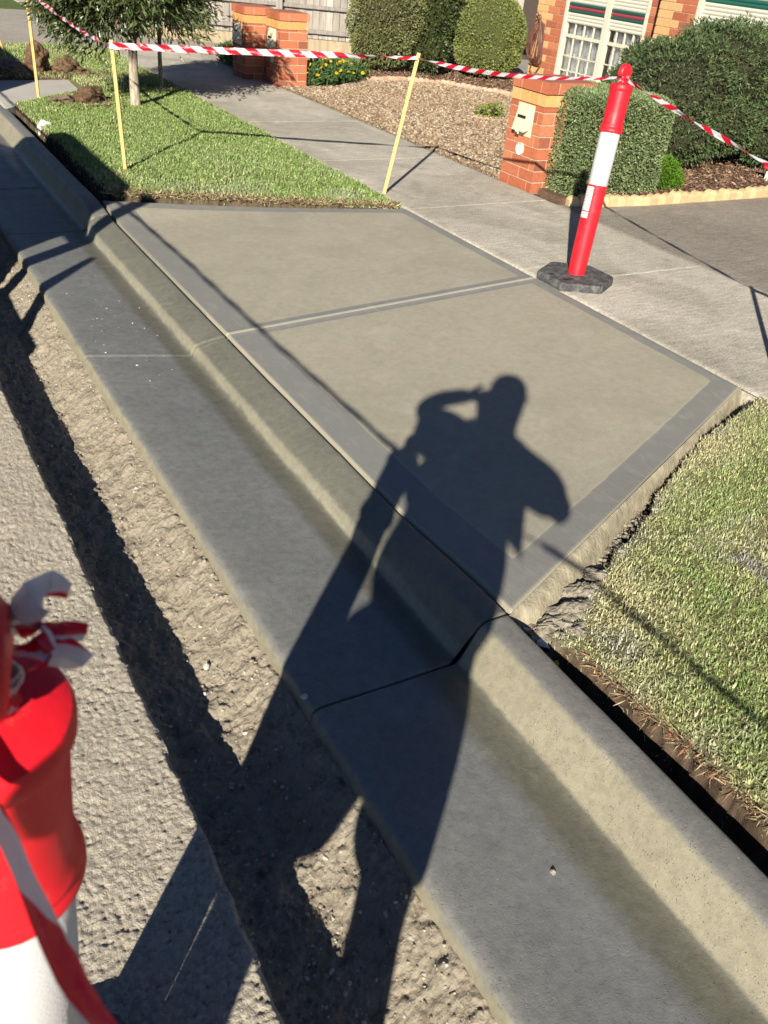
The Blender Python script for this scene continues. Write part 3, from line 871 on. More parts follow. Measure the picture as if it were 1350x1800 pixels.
# return at the far corner
mb.box((.31, 2.3, -.2), (6, 2.596, 2.6), MORTAR)
brick_wall(mb, (5, 2.60), (-1, 0), (0, 1), 5.0, 2.7, palette=BR, z0=-.1)
mb.build('wall', M['brick'], house)
mb = MB()
mb.box((-.196, .8-1.30, -.2), (.3, .076, 2.6), MORTAR)      # bay pier y 8.0..8.576
mb.box((-.196, -7.5, -.2), (.3, -.5, .95-.0), MORTAR)
mb.box((-.196, -7.5, 2.2), (.3, -.5, 2.6), MORTAR)
brick_wall(mb, (-.20, .08), (0, -1), (-1, 0), .58, 2.7, palette=BR, quoin=quo(1), z0=-.1)
brick_wall(mb, (-.20, -.5), (0, -1), (-1, 0), 7.0, 1.05, palette=BR, z0=-.1)
brick_wall(mb, (0, .08), (-1, 0), (0, 1), .2, 2.7, palette=BR, quoin=lambda r_, a, b, w_: (.58, .34, .15), z0=-.1)
mb.build('bay_wall', M['brick'], house)
mb = MB()
mb.box((-.75, -8, 2.60), (7, 3.2, 2.66)); mb.box((-.78, -8, 2.55), (-.752, 3.2, 2.72)); mb.build('eave', M['cream'], house)
mb = MB()
V = [(-.80, -8, 2.66), (-.80, 3.3, 2.66), (7, 3.3, 5.4), (7, -8, 5.4), (-.80, -8, 2.60), (-.80, 3.3, 2.60), (7, 3.3, 5.3), (7, -8, 5.3)]
mb.add([(a, b, c + .06) for a, b, c in V], [[0, 3, 2, 1], [4, 5, 6, 7], [0, 1, 5, 4], [1, 2, 6, 5], [2, 3, 7, 6], [3, 0, 4, 7]]); mb.build('roof', simple('terracotta roof tiles', (.25, .10, .06), .8, .2, 6, .3, 8, .02), house)
# window
y0, y1 = WY0-8.5, WY1-8.5
M['frame'] = simple('cream window frame', (.57, .54, .42), .4, .4, 9, .05)
M['glass'] = NB('window glass').m
_g = M['glass'].node_tree.nodes['Principled BSDF']; _g.inputs['Base Color'].default_value = (.9, .92, .92, 1); _g.inputs['Roughness'].default_value = .03; _g.inputs['Transmission Weight'].default_value = 1; _g.inputs['IOR'].default_value = 1.35
win = MB()
for a, b in ((y0, y0+.055), (y1-.055, y1), (9.60-8.5, 9.70-8.5)): win.box((-.012, a, WZ0), (.07, b, WZ1))
win.box((-.009, y0+.055, WZ0), (.07, 1.10, WZ0+.05)); win.box((-.009, 1.20, WZ0), (.07, y1-.055, WZ0+.05)); win.box((-.009, y0+.055, WZ1-.05), (.07, y1-.055, WZ1))
wf = win.build('window_frame', M['frame'], house, bevel=.004)
mb = MB(); mb.box((-.06, y0-.03, WZ0-.045), (.05, y1+.03, WZ0-.004)); mb.build('sill', M['frame'], wf)
for (a, b, zs) in ((1.20, y1-.055, .86), (y0+.055, 1.10, .86)):
    # sash: transom + muntins
    m_ = MB()
    m_.box((.012, a, .685), (.045, b, .725))
    m_.box((.014, a, WZ0+.05), (.043, b, WZ0+.075)); m_.box((.014, a, WZ0+.055), (.043, a+.022, WZ1-.6)); m_.box((.014, b-.022, WZ0+.055), (.043, b, WZ1-.6))
    for k in (1, 2, 3): m_.box((.018, a+(b-a)*k/4-.008, WZ0+.075), (.040, a+(b-a)*k/4+.008, zs+.1))
    for zz in (.28, .46, ): m_.box((.020, a+.022, zz-.007), (.038, b-.022, zz+.007))
    m_.build('sash', M['frame'], wf)
    g_ = MB(); g_.box((.048, a, WZ0+.05), (.052, b, 1.2)); g_.build('pane', M['glass'], wf)
    # roller shutter, half lowered: slats with stripes
    s_ = MB(); k = 0; z = zs
    while z < WZ1-.05:
        band = z-zs
        c = (.55, .53, .44)
        if .110 <= band < .150 or .195 <= band < .235: c = (.018, .075, .060)
        elif .150 <= band < .195: c = (.26, .045, .055)
        elif .40 <= band < .62: c = (.018, .075, .060)
        n = 5
        Vs = []
        for yy in (a+.002, b-.002):
            for i in range(n):
                t_ = i/(n-1); Vs.append((.010-.008*math.sin(math.pi*t_), yy, z+.0385*t_))
        s_.add(Vs, [[i, i+1, n+i+1, n+i] for i in range(n-1)], None, c); z += .040
    s_.build('roller_shutter', col_mat('shutter enamel', .4, .4), wf, smooth=False)
cm = MB()
for (a, b) in ((1.20, y1-.055), (y0+.055, 1.10)):
    yy = np.linspace(a+(.10 if a > 1.1 else .01), b-.01, 120); xo = .12+.022*np.sin((yy-a)*2*math.pi/.085)+.01*np.sin((yy-a)*31)
    V = [(x, y, .06) for x, y in zip(xo, yy)]+[(x+.003, y, 1.6) for x, y in zip(xo, yy)]
    cm.add(V, [[i, i+1, 120+i+1, 120+i] for i in range(119)])
cmt = NB('sheer curtain'); cmt.color((.80, .81, .82)); cmt.rough(.9); cmt.translucent((.8, .8, .82), .3)
cm.build('curtain', cmt.m, wf, smooth=True)
mb = MB(); mb.box((.5, y0-.3, -.1), (.55, y1+.3, 2.3)); mb.build('room_wall', simple('dim room wall', (.30, .24, .18), .9), house)
# bay window with lowered shutter
mb = MB()
mb.box((-.212, -.575, .95), (-.13, -.50, 2.2)); mb.box((-.209, -4.5, .95), (-.13, -.575, 1.0)); wf2 = mb.build('window_frame', M['frame'], house, bevel=.004)
s_ = MB(); z = 1.0; i_ = 0
while z < 2.2:
    band = z-1.0
    c = (.55, .53, .44)
    if band < .11 or .30 <= band < .40 or .62 <= band < .72: c = (.018, .10, .075)
    Vs = []
    for yy in (-4.4, -.577):
        for i in range(5):
            t_ = i/4; Vs.append((-.185-.008*math.sin(math.pi*t_), yy, z+.0385*t_))
    s_.add(Vs, [[i, i+1, 5+i+1, 5+i] for i in range(4)], None, c); z += .040
s_.build('roller_shutter', bpy.data.materials['shutter enamel'], wf2)

# garden hose on the house wall
h_ = MB()
for k in range(9):
    cz = .66+.012*k; ry = .10+.018*random.random(); rz = .30+.05*random.random(); py = 10.93+.012*(k-4)*.8
    pts = []
    for i in range(33):
        a = 2*math.pi*i/32; pts.append((8.975-.012*k*.6-.02*abs(math.sin(a*1.0)), py+ry*math.sin(a)*(1+.35*(-math.cos(a)))+.02*math.sin(3*a+k), cz-.10+rz*math.cos(a)*(1 if math.cos(a) < 0 else .75)+.0))
    h_.tube(pts, .0075, 6, cap=False)
h_.tube([(8.96, 10.95, .38), (8.94, 10.99, .2), (8.95, 10.9, .12), (8.96, 10.8, .25), (8.97, 10.84, .5)], .0075, 6)
ho = h_.build('garden_hose', simple('brown hose', (.13, .055, .04), .45, .4), None, smooth=True); setp(ho, 'brown garden hose coiled on the brick house wall', 'hose')

# --- paling fence, post and rails
FA = np.array([5.37, 14.55]); FD = np.array([1.626, -.750]); FD /= np.linalg.norm(FD); FN = np.array([FD[1], -FD[0]])   # towards camera
fence = empty('paling_fence', (FA[0], FA[1], 0), math.atan2(FD[1], FD[0]), 'weathered grey timber paling fence behind the round bushes', 'fence')
b = NB('weathered timber'); 
gr = b.noise(16, 6, .7, vec=b.scaled((1.0, 1, .08))); ob = b.attr('col', 'Color')
c = b.mix(1.0, ob, b.ramp(gr, [(.30, .60), (.5, 1.0), (.7, 1.25)]), 'MULTIPLY')
c = b.mix(b.ramp(b.noise(3, 5, .7), [(.52, 0), (.72, .5)]), c, (.13, .115, .10)); b.color(c); b.rough(.9); b.spec(.1); b.bump(gr, .004); M['timber'] = b.m
L0, L1 = -1.2, 4.9
mb = MB(); u = L0
while u < L1:
    wd = .098+.004*random.random(); t = random.random(); c = np.array((.34, .31, .27))*(.75+.45*t)
    zt = 1.72+.03*random.random(); yo = .004*random.random() + (.010 if int(u*10) % 2 else 0)
    mb.box((u, -.006-yo, .17), (u+wd, .006-yo, zt), c); u += wd+.004+.006*random.random()
mb.build('palings', M['timber'], fence)
for zz, hh in ((.245, .055), (.58, .05), (1.45, .05)):
    mb = MB(); mb.box((L0, -.070, zz), (L1, -.026, zz+hh), (.24, .22, .20)); mb.build('rail', M['timber'], fence, bevel=.003)
mb = MB(); mb.box((L0, -.055, -.1), (L1, -.024, .165), (.33, .27, .18)); mb.build('plinth_board', M['timber'], fence)
for u in (-1.1, 1.02, 3.4):
    mb = MB(); mb.box((u, -.13, -.1), (u+.10, -.072, 1.5), (.28, .26, .24)); mb.build('post', M['timber'], fence, bevel=.003)

# ================================================================== GARDEN BEDS
def flat_bed(name, poly, z, m, kind='structure', label=None):
    o = poly_slab(name, poly, z, z-.12, m); return setp(o, kind=kind)
b = NB('garden pebble'); v = b.vor(58, out='Color'); vd = b.vor(58)
c = b.ramp(v, [(0, (.17, .115, .07)), (.35, (.26, .19, .12)), (.65, (.34, .265, .18)), (1, (.42, .35, .26))])
c = b.mix(b.ramp(vd, [(.35, 0), (.62, .8)]), c, (.13, .09, .055)); b.color(c); b.rough(.75); b.spec(.3); b.bump(b.math('MULTIPLY', vd, -1.0), .012); M['pebble'] = b.m
b = NB('bark mulch'); v = b.noise(55, 6, .8, dist=1.5); c = b.ramp(v, [(.30, (.055, .033, .022)), (.48, (.14, .085, .055)), (.60, (.23, .15, .10)), (.72, (.36, .26, .19))]); b.color(c); b.rough(.9); b.spec(.15); b.bump(v, .012); M['mulch'] = b.m
pebpoly = [(4.735, 6.02), (5.6, 5.98), (6.4, 6.5), (7.4, 8.2), (7.95, 9.3), (7.75, 10.15), (7.35, 10.8), (6.8, 11.02), (6.15, 10.98), (5.5, 10.5), (4.735, 10.42)]
flat_bed('pebble_bed', pebpoly, .006, M['pebble'])
flat_bed('mulch_bed', [(5.3, 10.45), (6.15, 10.98), (6.8, 11.02), (7.35, 10.8), (7.75, 10.15), (7.95, 9.3), (7.4, 8.2), (8.995, 8.0), (8.995, 11.0), (8.6, 12.2), (7.2, 12.55), (6.2, 12.4), (5.3, 11.6)], .014, M['mulch'])
flat_bed('garden_bed', [(4.80, 5.24), (5.5, 5.12), (7.1, 5.12), (9.5, 5.05), (8.79, 8.0), (7.4, 8.2), (6.4, 6.5), (5.6, 5.98), (5.25, 5.97), (5.25, 5.56), (4.80, 5.54)], .030, M['mulch'])
# loose chips and pebbles, uncountable
def ico():
    bm = bmesh.new(); bmesh.ops.create_icosphere(bm, subdivisions=1, radius=1); V = np.array([v.co[:] for v in bm.verts]); F = np.array([[v.index for v in f.verts] for f in bm.faces]); bm.free(); return V, F
IV, IF = ico()
def scatter(name, P, sizes, cols, m, flat=.6, ang=None):
    n = len(P); k = len(IV)
    a = rs.rand(n)*6.283; ca, sa = np.cos(a), np.sin(a)
    sc3 = np.stack([.7+.6*rs.rand(n), .6+.5*rs.rand(n), flat*(.6+.6*rs.rand(n))], 1)*sizes[:, None]
    V = IV[None]*(1+.75*(rs.rand(n, k, 1)-.5))*sc3[:, None, :]
    X = V[..., 0]*ca[:, None]-V[..., 1]*sa[:, None]; Y = V[..., 0]*sa[:, None]+V[..., 1]*ca[:, None]
    V = np.stack([X, Y, V[..., 2]], -1)+P[:, None, :]
    F = (IF[None]+np.arange(n)[:, None, None]*k).reshape(-1, 3)
    return mesh_np(name, V.reshape(-1, 3), F, m, np.repeat(cols, k, 0))
def in_poly(x, y, poly):
    ins = np.zeros(len(x), bool); j = len(poly)-1
    for i in range(len(poly)):
        xi, yi = poly[i][:2]; xj, yj = poly[j][:2]
        c = ((yi > y) != (yj > y)) & (x < (xj-xi)*(y-yi)/(yj-yi+1e-12)+xi); ins ^= c; j = i
    return ins
n = 24000; x = 4.74+rs.rand(n)*3.3; y = 5.95+rs.rand(n)*5.1; k = in_poly(x, y, pebpoly); x, y = x[k], y[k]
pc = pick_cols(len(x), [(.28, .21, .135), (.35, .28, .19), (.20, .135, .085), (.44, .38, .29), (.26, .16, .10)], [4, 4, 3, 2, 1.5])
setp(scatter('pebbles', np.stack([x, y, np.full(len(x), .010)], 1), .009+.008*rs.rand(len(x)), pc, M['stone'], .6), kind='stuff')
def chips(poly, n, z, name='bark_chips'):
    xs_ = [p[0] for p in poly]; ys_ = [p[1] for p in poly]
    x = min(xs_)+rs.rand(n)*(max(xs_)-min(xs_)); y = min(ys_)+rs.rand(n)*(max(ys_)-min(ys_)); k = in_poly(x, y, poly); x, y = x[k], y[k]
    P = np.stack([x, y, z+.012*rs.rand(len(x))], 1); N = rnd_unit(len(x)); N[:, 2] *= .3
    c = pick_cols(len(x), [(.16, .10, .065), (.26, .17, .115), (.09, .055, .035), (.40, .30, .22)], [4, 3, 3, 1.2])
    V, F, cc = leaves(P, N, .042, .33, c, .2)
    setp(mesh_np(name, V, F, M['soil_col'], cc), kind='stuff')
chips([(4.95, 5.22), (7.2, 5.12), (9.0, 5.1), (8.7, 7), (6.8, 6.9), (5.6, 5.98), (4.9, 5.5)], 12000, .033)
chips([(5.5, 10.7), (6.15, 10.98), (6.8, 11.02), (7.35, 10.8), (7.75, 10.15), (7.95, 9.3), (8.9, 9.0), (8.9, 11.0), (8.5, 12), (6.5, 12)], 12000, .017)

# scalloped edging blocks
def edging(name, label, pts, m, pitch=.085, h=.085, wdt=.06, z=0):
    mb = MB(); pts = [np.array(p, float) for p in pts]
    seg = [np.linalg.norm(pts[i+1]-pts[i]) for i in range(len(pts)-1)]; cum = np.concatenate([[0], np.cumsum(seg)])
    s = 0
    while s < cum[-1]-pitch*.5:
        i = min(np.searchsorted(cum, s+1e-6)-1, len(seg)-1); i = max(i, 0)
        p_ = pts[i]+(pts[i+1]-pts[i])*((s-cum[i])/seg[i]); d = (pts[i+1]-pts[i])/seg[i]; nn = np.array([d[1], -d[0]])
        ht = h*(.9+.2*random.random()); c = np.array((1, 1, 1))*(.82+.36*random.random())
        prof = [(0, 0), (0, ht*.72), (.18, ht*.93), (.5, ht), (.82, ht*.93), (1, ht*.72), (1, 0)]
        V = []
        for sd in (-1, 1):
            for (t_, zz) in prof:
                q = p_+d*(pitch*.97*t_)+nn*sd*wdt/2*(1 if zz < ht*.8 else .72); V.append((q[0], q[1], z-.03+zz if zz else z-.05))
        k = len(prof)
        F = [[i_, i_+1, k+i_+1, k+i_] for i_ in range(k-1)]
        Fa = [[0, k-1, k-2, 1], [1, k-2, k-3, 2], [2, k-3, 3, 2]]
        mb.add(V, F, [[2, k-3, 3], [k+2, k+3, k+k-3]], c)
        mb.F4.append(np.array([[0, k-1, k-2, 1], [1, k-2, k-3, 2], [k, k+1, k+k-2, k+k-1], [k+1, k+2, k+k-3, k+k-2]])+mb.n-2*k)
        s += pitch
    o = mb.build(name, m); setp(o, label, 'garden edging'); return o
b = NB('sandstone edging'); c = b.attr('col', 'Color'); cc = b.mix(1.0, c, b.mix(b.noise(14, 5, .7), (.46, .30, .14), (.66, .50, .30)), 'MULTIPLY'); b.color(cc); b.rough(.9); b.spec(.1); b.bump(b.noise(60, 4), .004); M['edging'] = b.m
b = NB('pink edging'); c = b.attr('col', 'Color'); cc = b.mix(1.0, c, b.mix(b.noise(14, 5, .7), (.40, .24, .17), (.55, .38, .27)), 'MULTIPLY'); b.color(cc); b.rough(.9); b.spec(.1); b.bump(b.noise(60, 4), .004); M['edging2'] = b.m
edging('garden_edging', 'tan scalloped edging blocks between the mulch bed and the grey driveway', [(4.80, 5.17), (4.98, 5.11), (5.5, 5.06), (6.2, 5.055), (7.1, 5.055), (9.5, 5.0)], M['edging'], .085, .105, .075)
edging('garden_edging', 'short curved run of small grey brown edging stones in front of the seedling', [(6.22, 8.62), (6.36, 8.42), (6.55, 8.34), (6.74, 8.40)], M['edging2'], .07, .05, .05)
edging('garden_edging', 'pinkish edging bricks curving between the pebbles and the round bushes', [(5.9, 10.85), (6.15, 11.0), (6.8, 11.04), (7.35, 10.82), (7.77, 10.17), (7.97, 9.3), (7.6, 8.4)], M['edging2'], .078, .085, .07)

# ================================================================== SHRUBS
G1 = [(0.173, 0.188, 0.068), (0.232, 0.247, 0.098), (0.128, 0.143, 0.053), (0.315, 0.323, 0.165)]
bush('round_bush', 'olive green round bush against the fence, left of the dark shrub', [(6.98, 11.85, .66, .56, .50, .56), (6.9, 11.8, .40, .46, .42, .34)], 15000, .034, .42, G1, [4, 4, 3, 1.4], seed=1, clump=.14, corecol=(.06, .06, .03), base=(6.95, 11.85, 0))
bush('dark_shrub', 'dark leafy upright shrub between the two round bushes', [(7.55, 11.65, .30, .34, .32, .28), (7.62, 11.75, .75, .40, .36, .45), (7.95, 11.9, .95, .36, .34, .40), (8.1, 11.85, .55, .25, .24, .30)], 13000, .042, .5, [(.035, .055, .018), (.055, .075, .022), (.09, .12, .035), (.14, .16, .06)], [5, 4, 2, 1], M['leaf_gloss'], seed=2, clump=.22, base=(7.7, 11.8, 0))
bush('round_bush', 'yellow green clipped dome shaped bush beside the brick corner of the house', [(8.46, 11.42, .58, .53, .50, .52), (8.44, 11.38, .32, .50, .46, .28)], 19000, .026, .45, [(0.217, 0.254, 0.065), (0.275, 0.312, 0.094), (0.160, 0.196, 0.051), (0.377, 0.406, 0.174)], [4, 4, 3, 1.2], seed=3, clump=.05, jitter=.035, core=.93, corecol=(.07, .08, .03), base=(8.45, 11.4, 0))
bush('green_shrub', 'small bright green cushion shrub at the foot of the hedge', [(6.02, 5.42, .12, .17, .15, .15), (6.08, 5.40, .08, .15, .14, .10), (5.97, 5.45, .19, .10, .10, .10)], 5200, .022, .32, [(.09, .20, .012), (.13, .27, .02), (.06, .14, .01)], [4, 3, 2], seed=4, clump=.2, corecol=(.03, .05, .01), base=(6.02, 5.42, 0), r0=.008)
JG = [(0.065, 0.109, 0.041), (0.094, 0.145, 0.055), (0.145, 0.203, 0.087), (0.051, 0.072, 0.029), (0.174, 0.145, 0.072)]
bush('juniper', 'large spreading dark green conifer shrub filling the right of the garden', [(6.92, 6.25, .62, .66, .52, .50), (7.45, 6.25, .82, .66, .52, .46), (8.2, 6.25, .85, .62, .52, .42), (6.75, 6.0, .33, .42, .34, .27), (7.3, 5.98, .42, .36, .34, .27), (8.05, 5.95, .50, .55, .42, .30), (7.9, 5.8, .26, .42, .30, .20), (8.8, 6.3, .6, .5, .5, .5)], 42000, .036, .34, JG, [5, 5, 2.5, 3, .8], seed=5, clump=.26, spread=.95, jitter=.11, core=.82, corecol=(.035, .035, .02), base=(7.3, 6.3, 0), r0=.045, gaps=.25)
bush('flowering_shrub', 'dark green shrub with yellow leaf tips under the house window', [(7.95, 7.75, .35, .50, .40, .36), (8.3, 8.0, .60, .35, .35, .30), (7.6, 7.3, .3, .35, .35, .3)], 9000, .05, .42, [(.035, .06, .02), (.06, .09, .03), (.10, .13, .045)], [4, 4, 2], M['leaf_gloss'], seed=6, clump=.3, base=(7.95, 7.75, 0))
fl = bush('variegated_plant', 'yellow and green leafed plant with pink blooms behind the juniper', [(7.65, 7.05, .48, .13, .14, .30), (7.75, 7.0, .72, .12, .12, .16)], 1500, .05, .45, [(.38, .36, .03), (.20, .26, .03), (.55, .48, .06), (.50, .14, .13)], [4, 4, 3, .7], seed=7, clump=.2, core=.7, corecol=(.08, .10, .02), base=(7.7, 7.0, 0), r0=.01)

# clipped box hedge
def hedge():
    bx = (5.42, 5.60, 0)
    o = empty('box_hedge', bx, 0, 'square clipped grey green hedge behind the red and white bollard', 'hedge')
    x0, x1, y0, y1, z1 = 4.87-bx[0], 5.86-bx[0], 5.235-bx[1], 6.0-bx[1], .775
    n = 34000
    u = rs.rand(n, 3)*2-1; q = rs.choice(6, n, p=[.2, .2, .24, .02, .30, .04]); 
    for f in range(6): u[q == f, f//2] = 1 if f % 2 == 0 else -1
    u[q == 2, 1] = -1; u[q == 3, 1] = 1
    # rounded cuboid
    h = np.array([(x1-x0)/2, (y1-y0)/2, z1/2]); r_ = .10
    P = u*h; inner = h-r_; cl = np.clip(P, -inner, inner); d = P-cl; L = np.linalg.norm(d, axis=1)[:, None]; N = d/np.maximum(L, 1e-6)
    P = cl+N*r_*(1+.0*L)
    P += N*(.016*fbm(P[:, 0]*1+P[:, 2], P[:, 1]+P[:, 2]*.7, .14, 3, 4)[:, None] - .016*np.abs(rs.normal(size=(n, 1))))
    P += np.array([(x0+x1)/2, (y0+y1)/2, z1/2])
    P[:, 2] -= .05*np.clip((P[:, 0]-x0)/(x1-x0), 0, 1)**2 * (P[:, 2]/z1)
    kp = ~((P[:, 0] < 5.245-bx[0]) & (P[:, 1] > 5.545-bx[1])); P = P[kp]; N = N[kp]; n = len(P)
    cols = pick_cols(n, [(0.149, 0.201, 0.084), (0.210, 0.271, 0.123), (0.298, 0.359, 0.184), (0.105, 0.140, 0.052)], [4, 5, 2, 2])
    V, F, c = leaves(P, N, .021, .48, cols, .95)
    mesh_np('foliage', V, F, M['leaf'], c, o)
    mb = MB(); mb.box((5.27-bx[0], y0+.045, .04), (x1-.045, y1-.045, z1-.06)); mb.box((x0+.045, y0+.047, .05), (5.268-bx[0], 5.53-bx[1], z1-.065)); mb.build('filler_core', simple('hedge filler core', (.05, .055, .025), .95, .05, 60, .5, 120, .01), o, bevel=.05)  # solid dark boxes added to keep the hedge from being see-through
    stems(o, (0, 0, -.02), [(-.2, 0, .4), (.2, 0, .4), (0, .1, .5)], .018)
hedge()
# flower beds
def flowers(name, label, blobs, nl, nf, base):
    nf = min(nf, 95)
    o = empty(name, base, 0, label, 'flowers')
    P, N = lobes_cloud(blobs, nl, .2, .25, 3); P = P[P[:, 2] > .0]; N = N[:len(P)]
    N = rnd_unit(len(P)); N[:, 2] = np.abs(N[:, 2])
    V, F, c = leaves(P, N, .055, .3, pick_cols(len(P), [(.05, .10, .03), (.08, .15, .045), (.12, .20, .08)], [4, 4, 2]), .6)
    mesh_np('foliage', V-np.array(base), F, M['leaf'], c, o)
    core_mesh('filler_core', [(a-base[0], b_-base[1], c_-base[2], d, e, f) for a, b_, c_, d, e, f in blobs], simple('flower bed filler', (.04, .05, .02), .95, .05), o, .75)
    P, N = lobes_cloud(blobs, nf*9, .02, .2, 5); k = (N[:, 2] > .15); P = P[k][:nf]; n = len(P)
    for p_ in P:
        Vs = []; Fs = []; cs = []; q = 0
        r_ = .019+.010*rs.rand(); nn = np.array([-.3, -.5, .8])+.35*rs.normal(size=3); nn /= np.linalg.norm(nn); a_ = np.cross(nn, [0, 0, 1.]); a_ /= np.linalg.norm(a_); b_ = np.cross(nn, a_)
        cpt = p_+nn*.02; m_ = 16; Vs.append(cpt+nn*.004); cs.append((.45, .16, .01))
        for i in range(m_):
            t_ = 2*math.pi*i/m_; rr = r_*(1 if i % 2 else .62); Vs.append(cpt+(a_*math.cos(t_)+b_*math.sin(t_))*rr); cs.append((.80, .56, .005))
        for i in range(m_): Fs.append([q, q+1+i, q+1+(i+1) % m_])
        mesh_np('bloom', np.array(Vs)-np.array(base), np.array(Fs), M['leaf'], np.array(cs), o)
flowers('daisy_plant', 'mound of yellow daisies beside the nearer joined brick pillar', [(5.25, 10.62, .09, .30, .24, .15), (5.62, 10.85, .10, .34, .26, .17), (5.98, 11.1, .08, .30, .24, .14), (5.35, 10.95, .08, .3, .25, .12)], 6500, 115, (5.5, 10.8, 0))
flowers('daisy_plant', 'sparse yellow daisies along the footpath left of the joined brick pillars', [(4.80, 11.75, .07, .16, .35, .12), (4.85, 12.3, .08, .18, .35, .13)], 3200, 16, (4.8, 12, 0))
bush('seedling', 'small lime green seedling on the pebbles behind small curved edging stones', [(6.55, 8.55, .06, .10, .09, .07), (6.46, 8.64, .05, .09, .08, .05)], 500, .035, .5, [(.25, .32, .04), (.14, .20, .04), (.25, .26, .12)], [4, 3, 2], seed=8, core=.5, base=(6.52, 8.6, 0), r0=.004)

# mushroom ornament
mo = empty('mushroom_ornament', (7.44, 5.42, .03), 0, 'little red and white toadstool ornament standing in the mulch', 'garden ornament')
mb = MB(); mb.lathe([(0, 0), (.020, 0), (.017, .03), (.013, .09), (.012, .11), (0, .112)], 14); mb.build('stalk', M['white'], mo, smooth=True)
mb = MB(); mb.lathe([(0, .095), (.05, .098), (.056, .108), (.050, .128), (.030, .150), (.0, .158)], 20); cp = mb.build('cap', simple('toadstool red', (.55, .03, .05), .4), mo, smooth=True)
mb = MB()
for a in range(7): mb.lathe([(0, .004), (.006, .003), (.008, 0)], 8, org=(.036*math.cos(a*.9), .036*math.sin(a*.9), .1445))
mb.build('spots', M['white'], cp)
mb = MB(); mb.lathe([(0, 0), (.008, 0), (.007, .04), (0, .04)], 10, org=(.05, -.03, 0)); mb.lathe([(0, .03), (.022, .035), (.016, .052), (0, .058)], 14, (1, 1, 1), (.05, -.03, 0)); mb.build('small_cap', bpy.data.materials['toadstool red'], mo, smooth=True)

# ================================================================== STREET TREES
def tree(name, label, x, y, r0, crown, n, seed, lean=(0, 0)):
    random.seed(seed)
    o = empty(name, (x, y, 0), 0, label, 'tree', 'young street trees on the verge')
    mb = MB(); pts = [(0, 0, -.05), (0.0, 0, .02), (lean[0]*.3, lean[1]*.3, .3), (lean[0]*.6+.01, lean[1]*.6, .6), (lean[0], lean[1], .95)]
    mb.tube(pts, [r0*1.5, r0*1.15, r0, r0*.92, r0*.8], 12)
    tr = mb.build('trunk', M['trunk'], o, smooth=True)
    br = MB(); tips = []
    for k in range(15):
        a = k*2.4+random.random(); rr = (.35+.65*random.random())*crown[0]; zt = crown[2]-crown[3]*.5+random.random()*crown[3]*1.3
        s = Vector((lean[0]*.9, lean[1]*.9, .55+.03*k)); e = Vector((rr*math.cos(a), rr*math.sin(a)*crown[1]/crown[0], zt)); m_ = (s+e)/2+Vector((0, 0, .12))
        br.tube([s, m_, e], [r0*.45, r0*.28, r0*.08], 6); tips += [m_.lerp(e, t_) for t_ in (.2, .5, .8, 1.0)]
        for j in range(4):
            b0 = m_.lerp(e, random.random()); e2 = b0+Vector((random.uniform(-.3, .3), random.uniform(-.3, .3), random.uniform(-.22, .22)))
            br.tube([b0, e2], [r0*.12, r0*.04], 5); tips += [b0.lerp(e2, .6), e2]
    br.build('branches', M['twig'], o, smooth=True)
    # leaves in sprays around twig tips, hanging
    T = np.array([t[:] for t in tips]); k = rs.choice(len(T), n)
    P = T[k]+rs.normal(size=(n, 3))*np.array([.12, .12, .10])
    q = (P-np.array([0, 0, crown[2]]))/np.array([crown[0], crown[1], crown[3]]); keep = np.linalg.norm(q, axis=1) < 1.12; P = P[keep]
    N = P-np.array([0, 0, crown[2]]); N /= np.linalg.norm(N, axis=1)[:, None]
    cols = pick_cols(len(P), [(.055, .080, .024), (.085, .115, .035), (.14, .165, .065), (.04, .055, .02), (.20, .10, .055)], [4, 4, 2.2, 2, .35])
    V, F, c = leaves(P, N, .078, .20, cols, .9, droop=.45, bend=.2)
    mesh_np('crown', V, F, M['leaf_gloss'], c, o)
    return o
b = NB('young trunk bark'); zz = b.pos(2); f = b.math('ADD', zz, b.math('MULTIPLY', b.noise(12, 4), .12)); c = b.ramp(b.maprange(f, .1, .7), [(0, (.40, .34, .26)), (.55, (.36, .31, .24)), (.68, (.12, .10, .075)), (1, (.09, .075, .055))])
c = b.mix(1.0, c, b.ramp(b.noise(40, 5, vec=b.scaled((1, 1, .25))), [(.35, .6), (.65, 1.25)]), 'MULTIPLY'); b.color(c); b.rough(.9); b.spec(.1); b.bump(b.noise(45, 4, vec=b.scaled((1, 1, .3))), .006); M['trunk'] = b.m
tree('street_tree', 'nearer young street tree with a pale thick lower trunk on the lawn', 2.60, 9.17, .044, (.88, .84, 1.02, .62), 26000, 3)
tree('street_tree', 'slimmer young street tree with a thin dark trunk beside the footpath', 3.22, 10.30, .022, (.46, .46, .92, .46), 9000, 5)
random.seed(21)

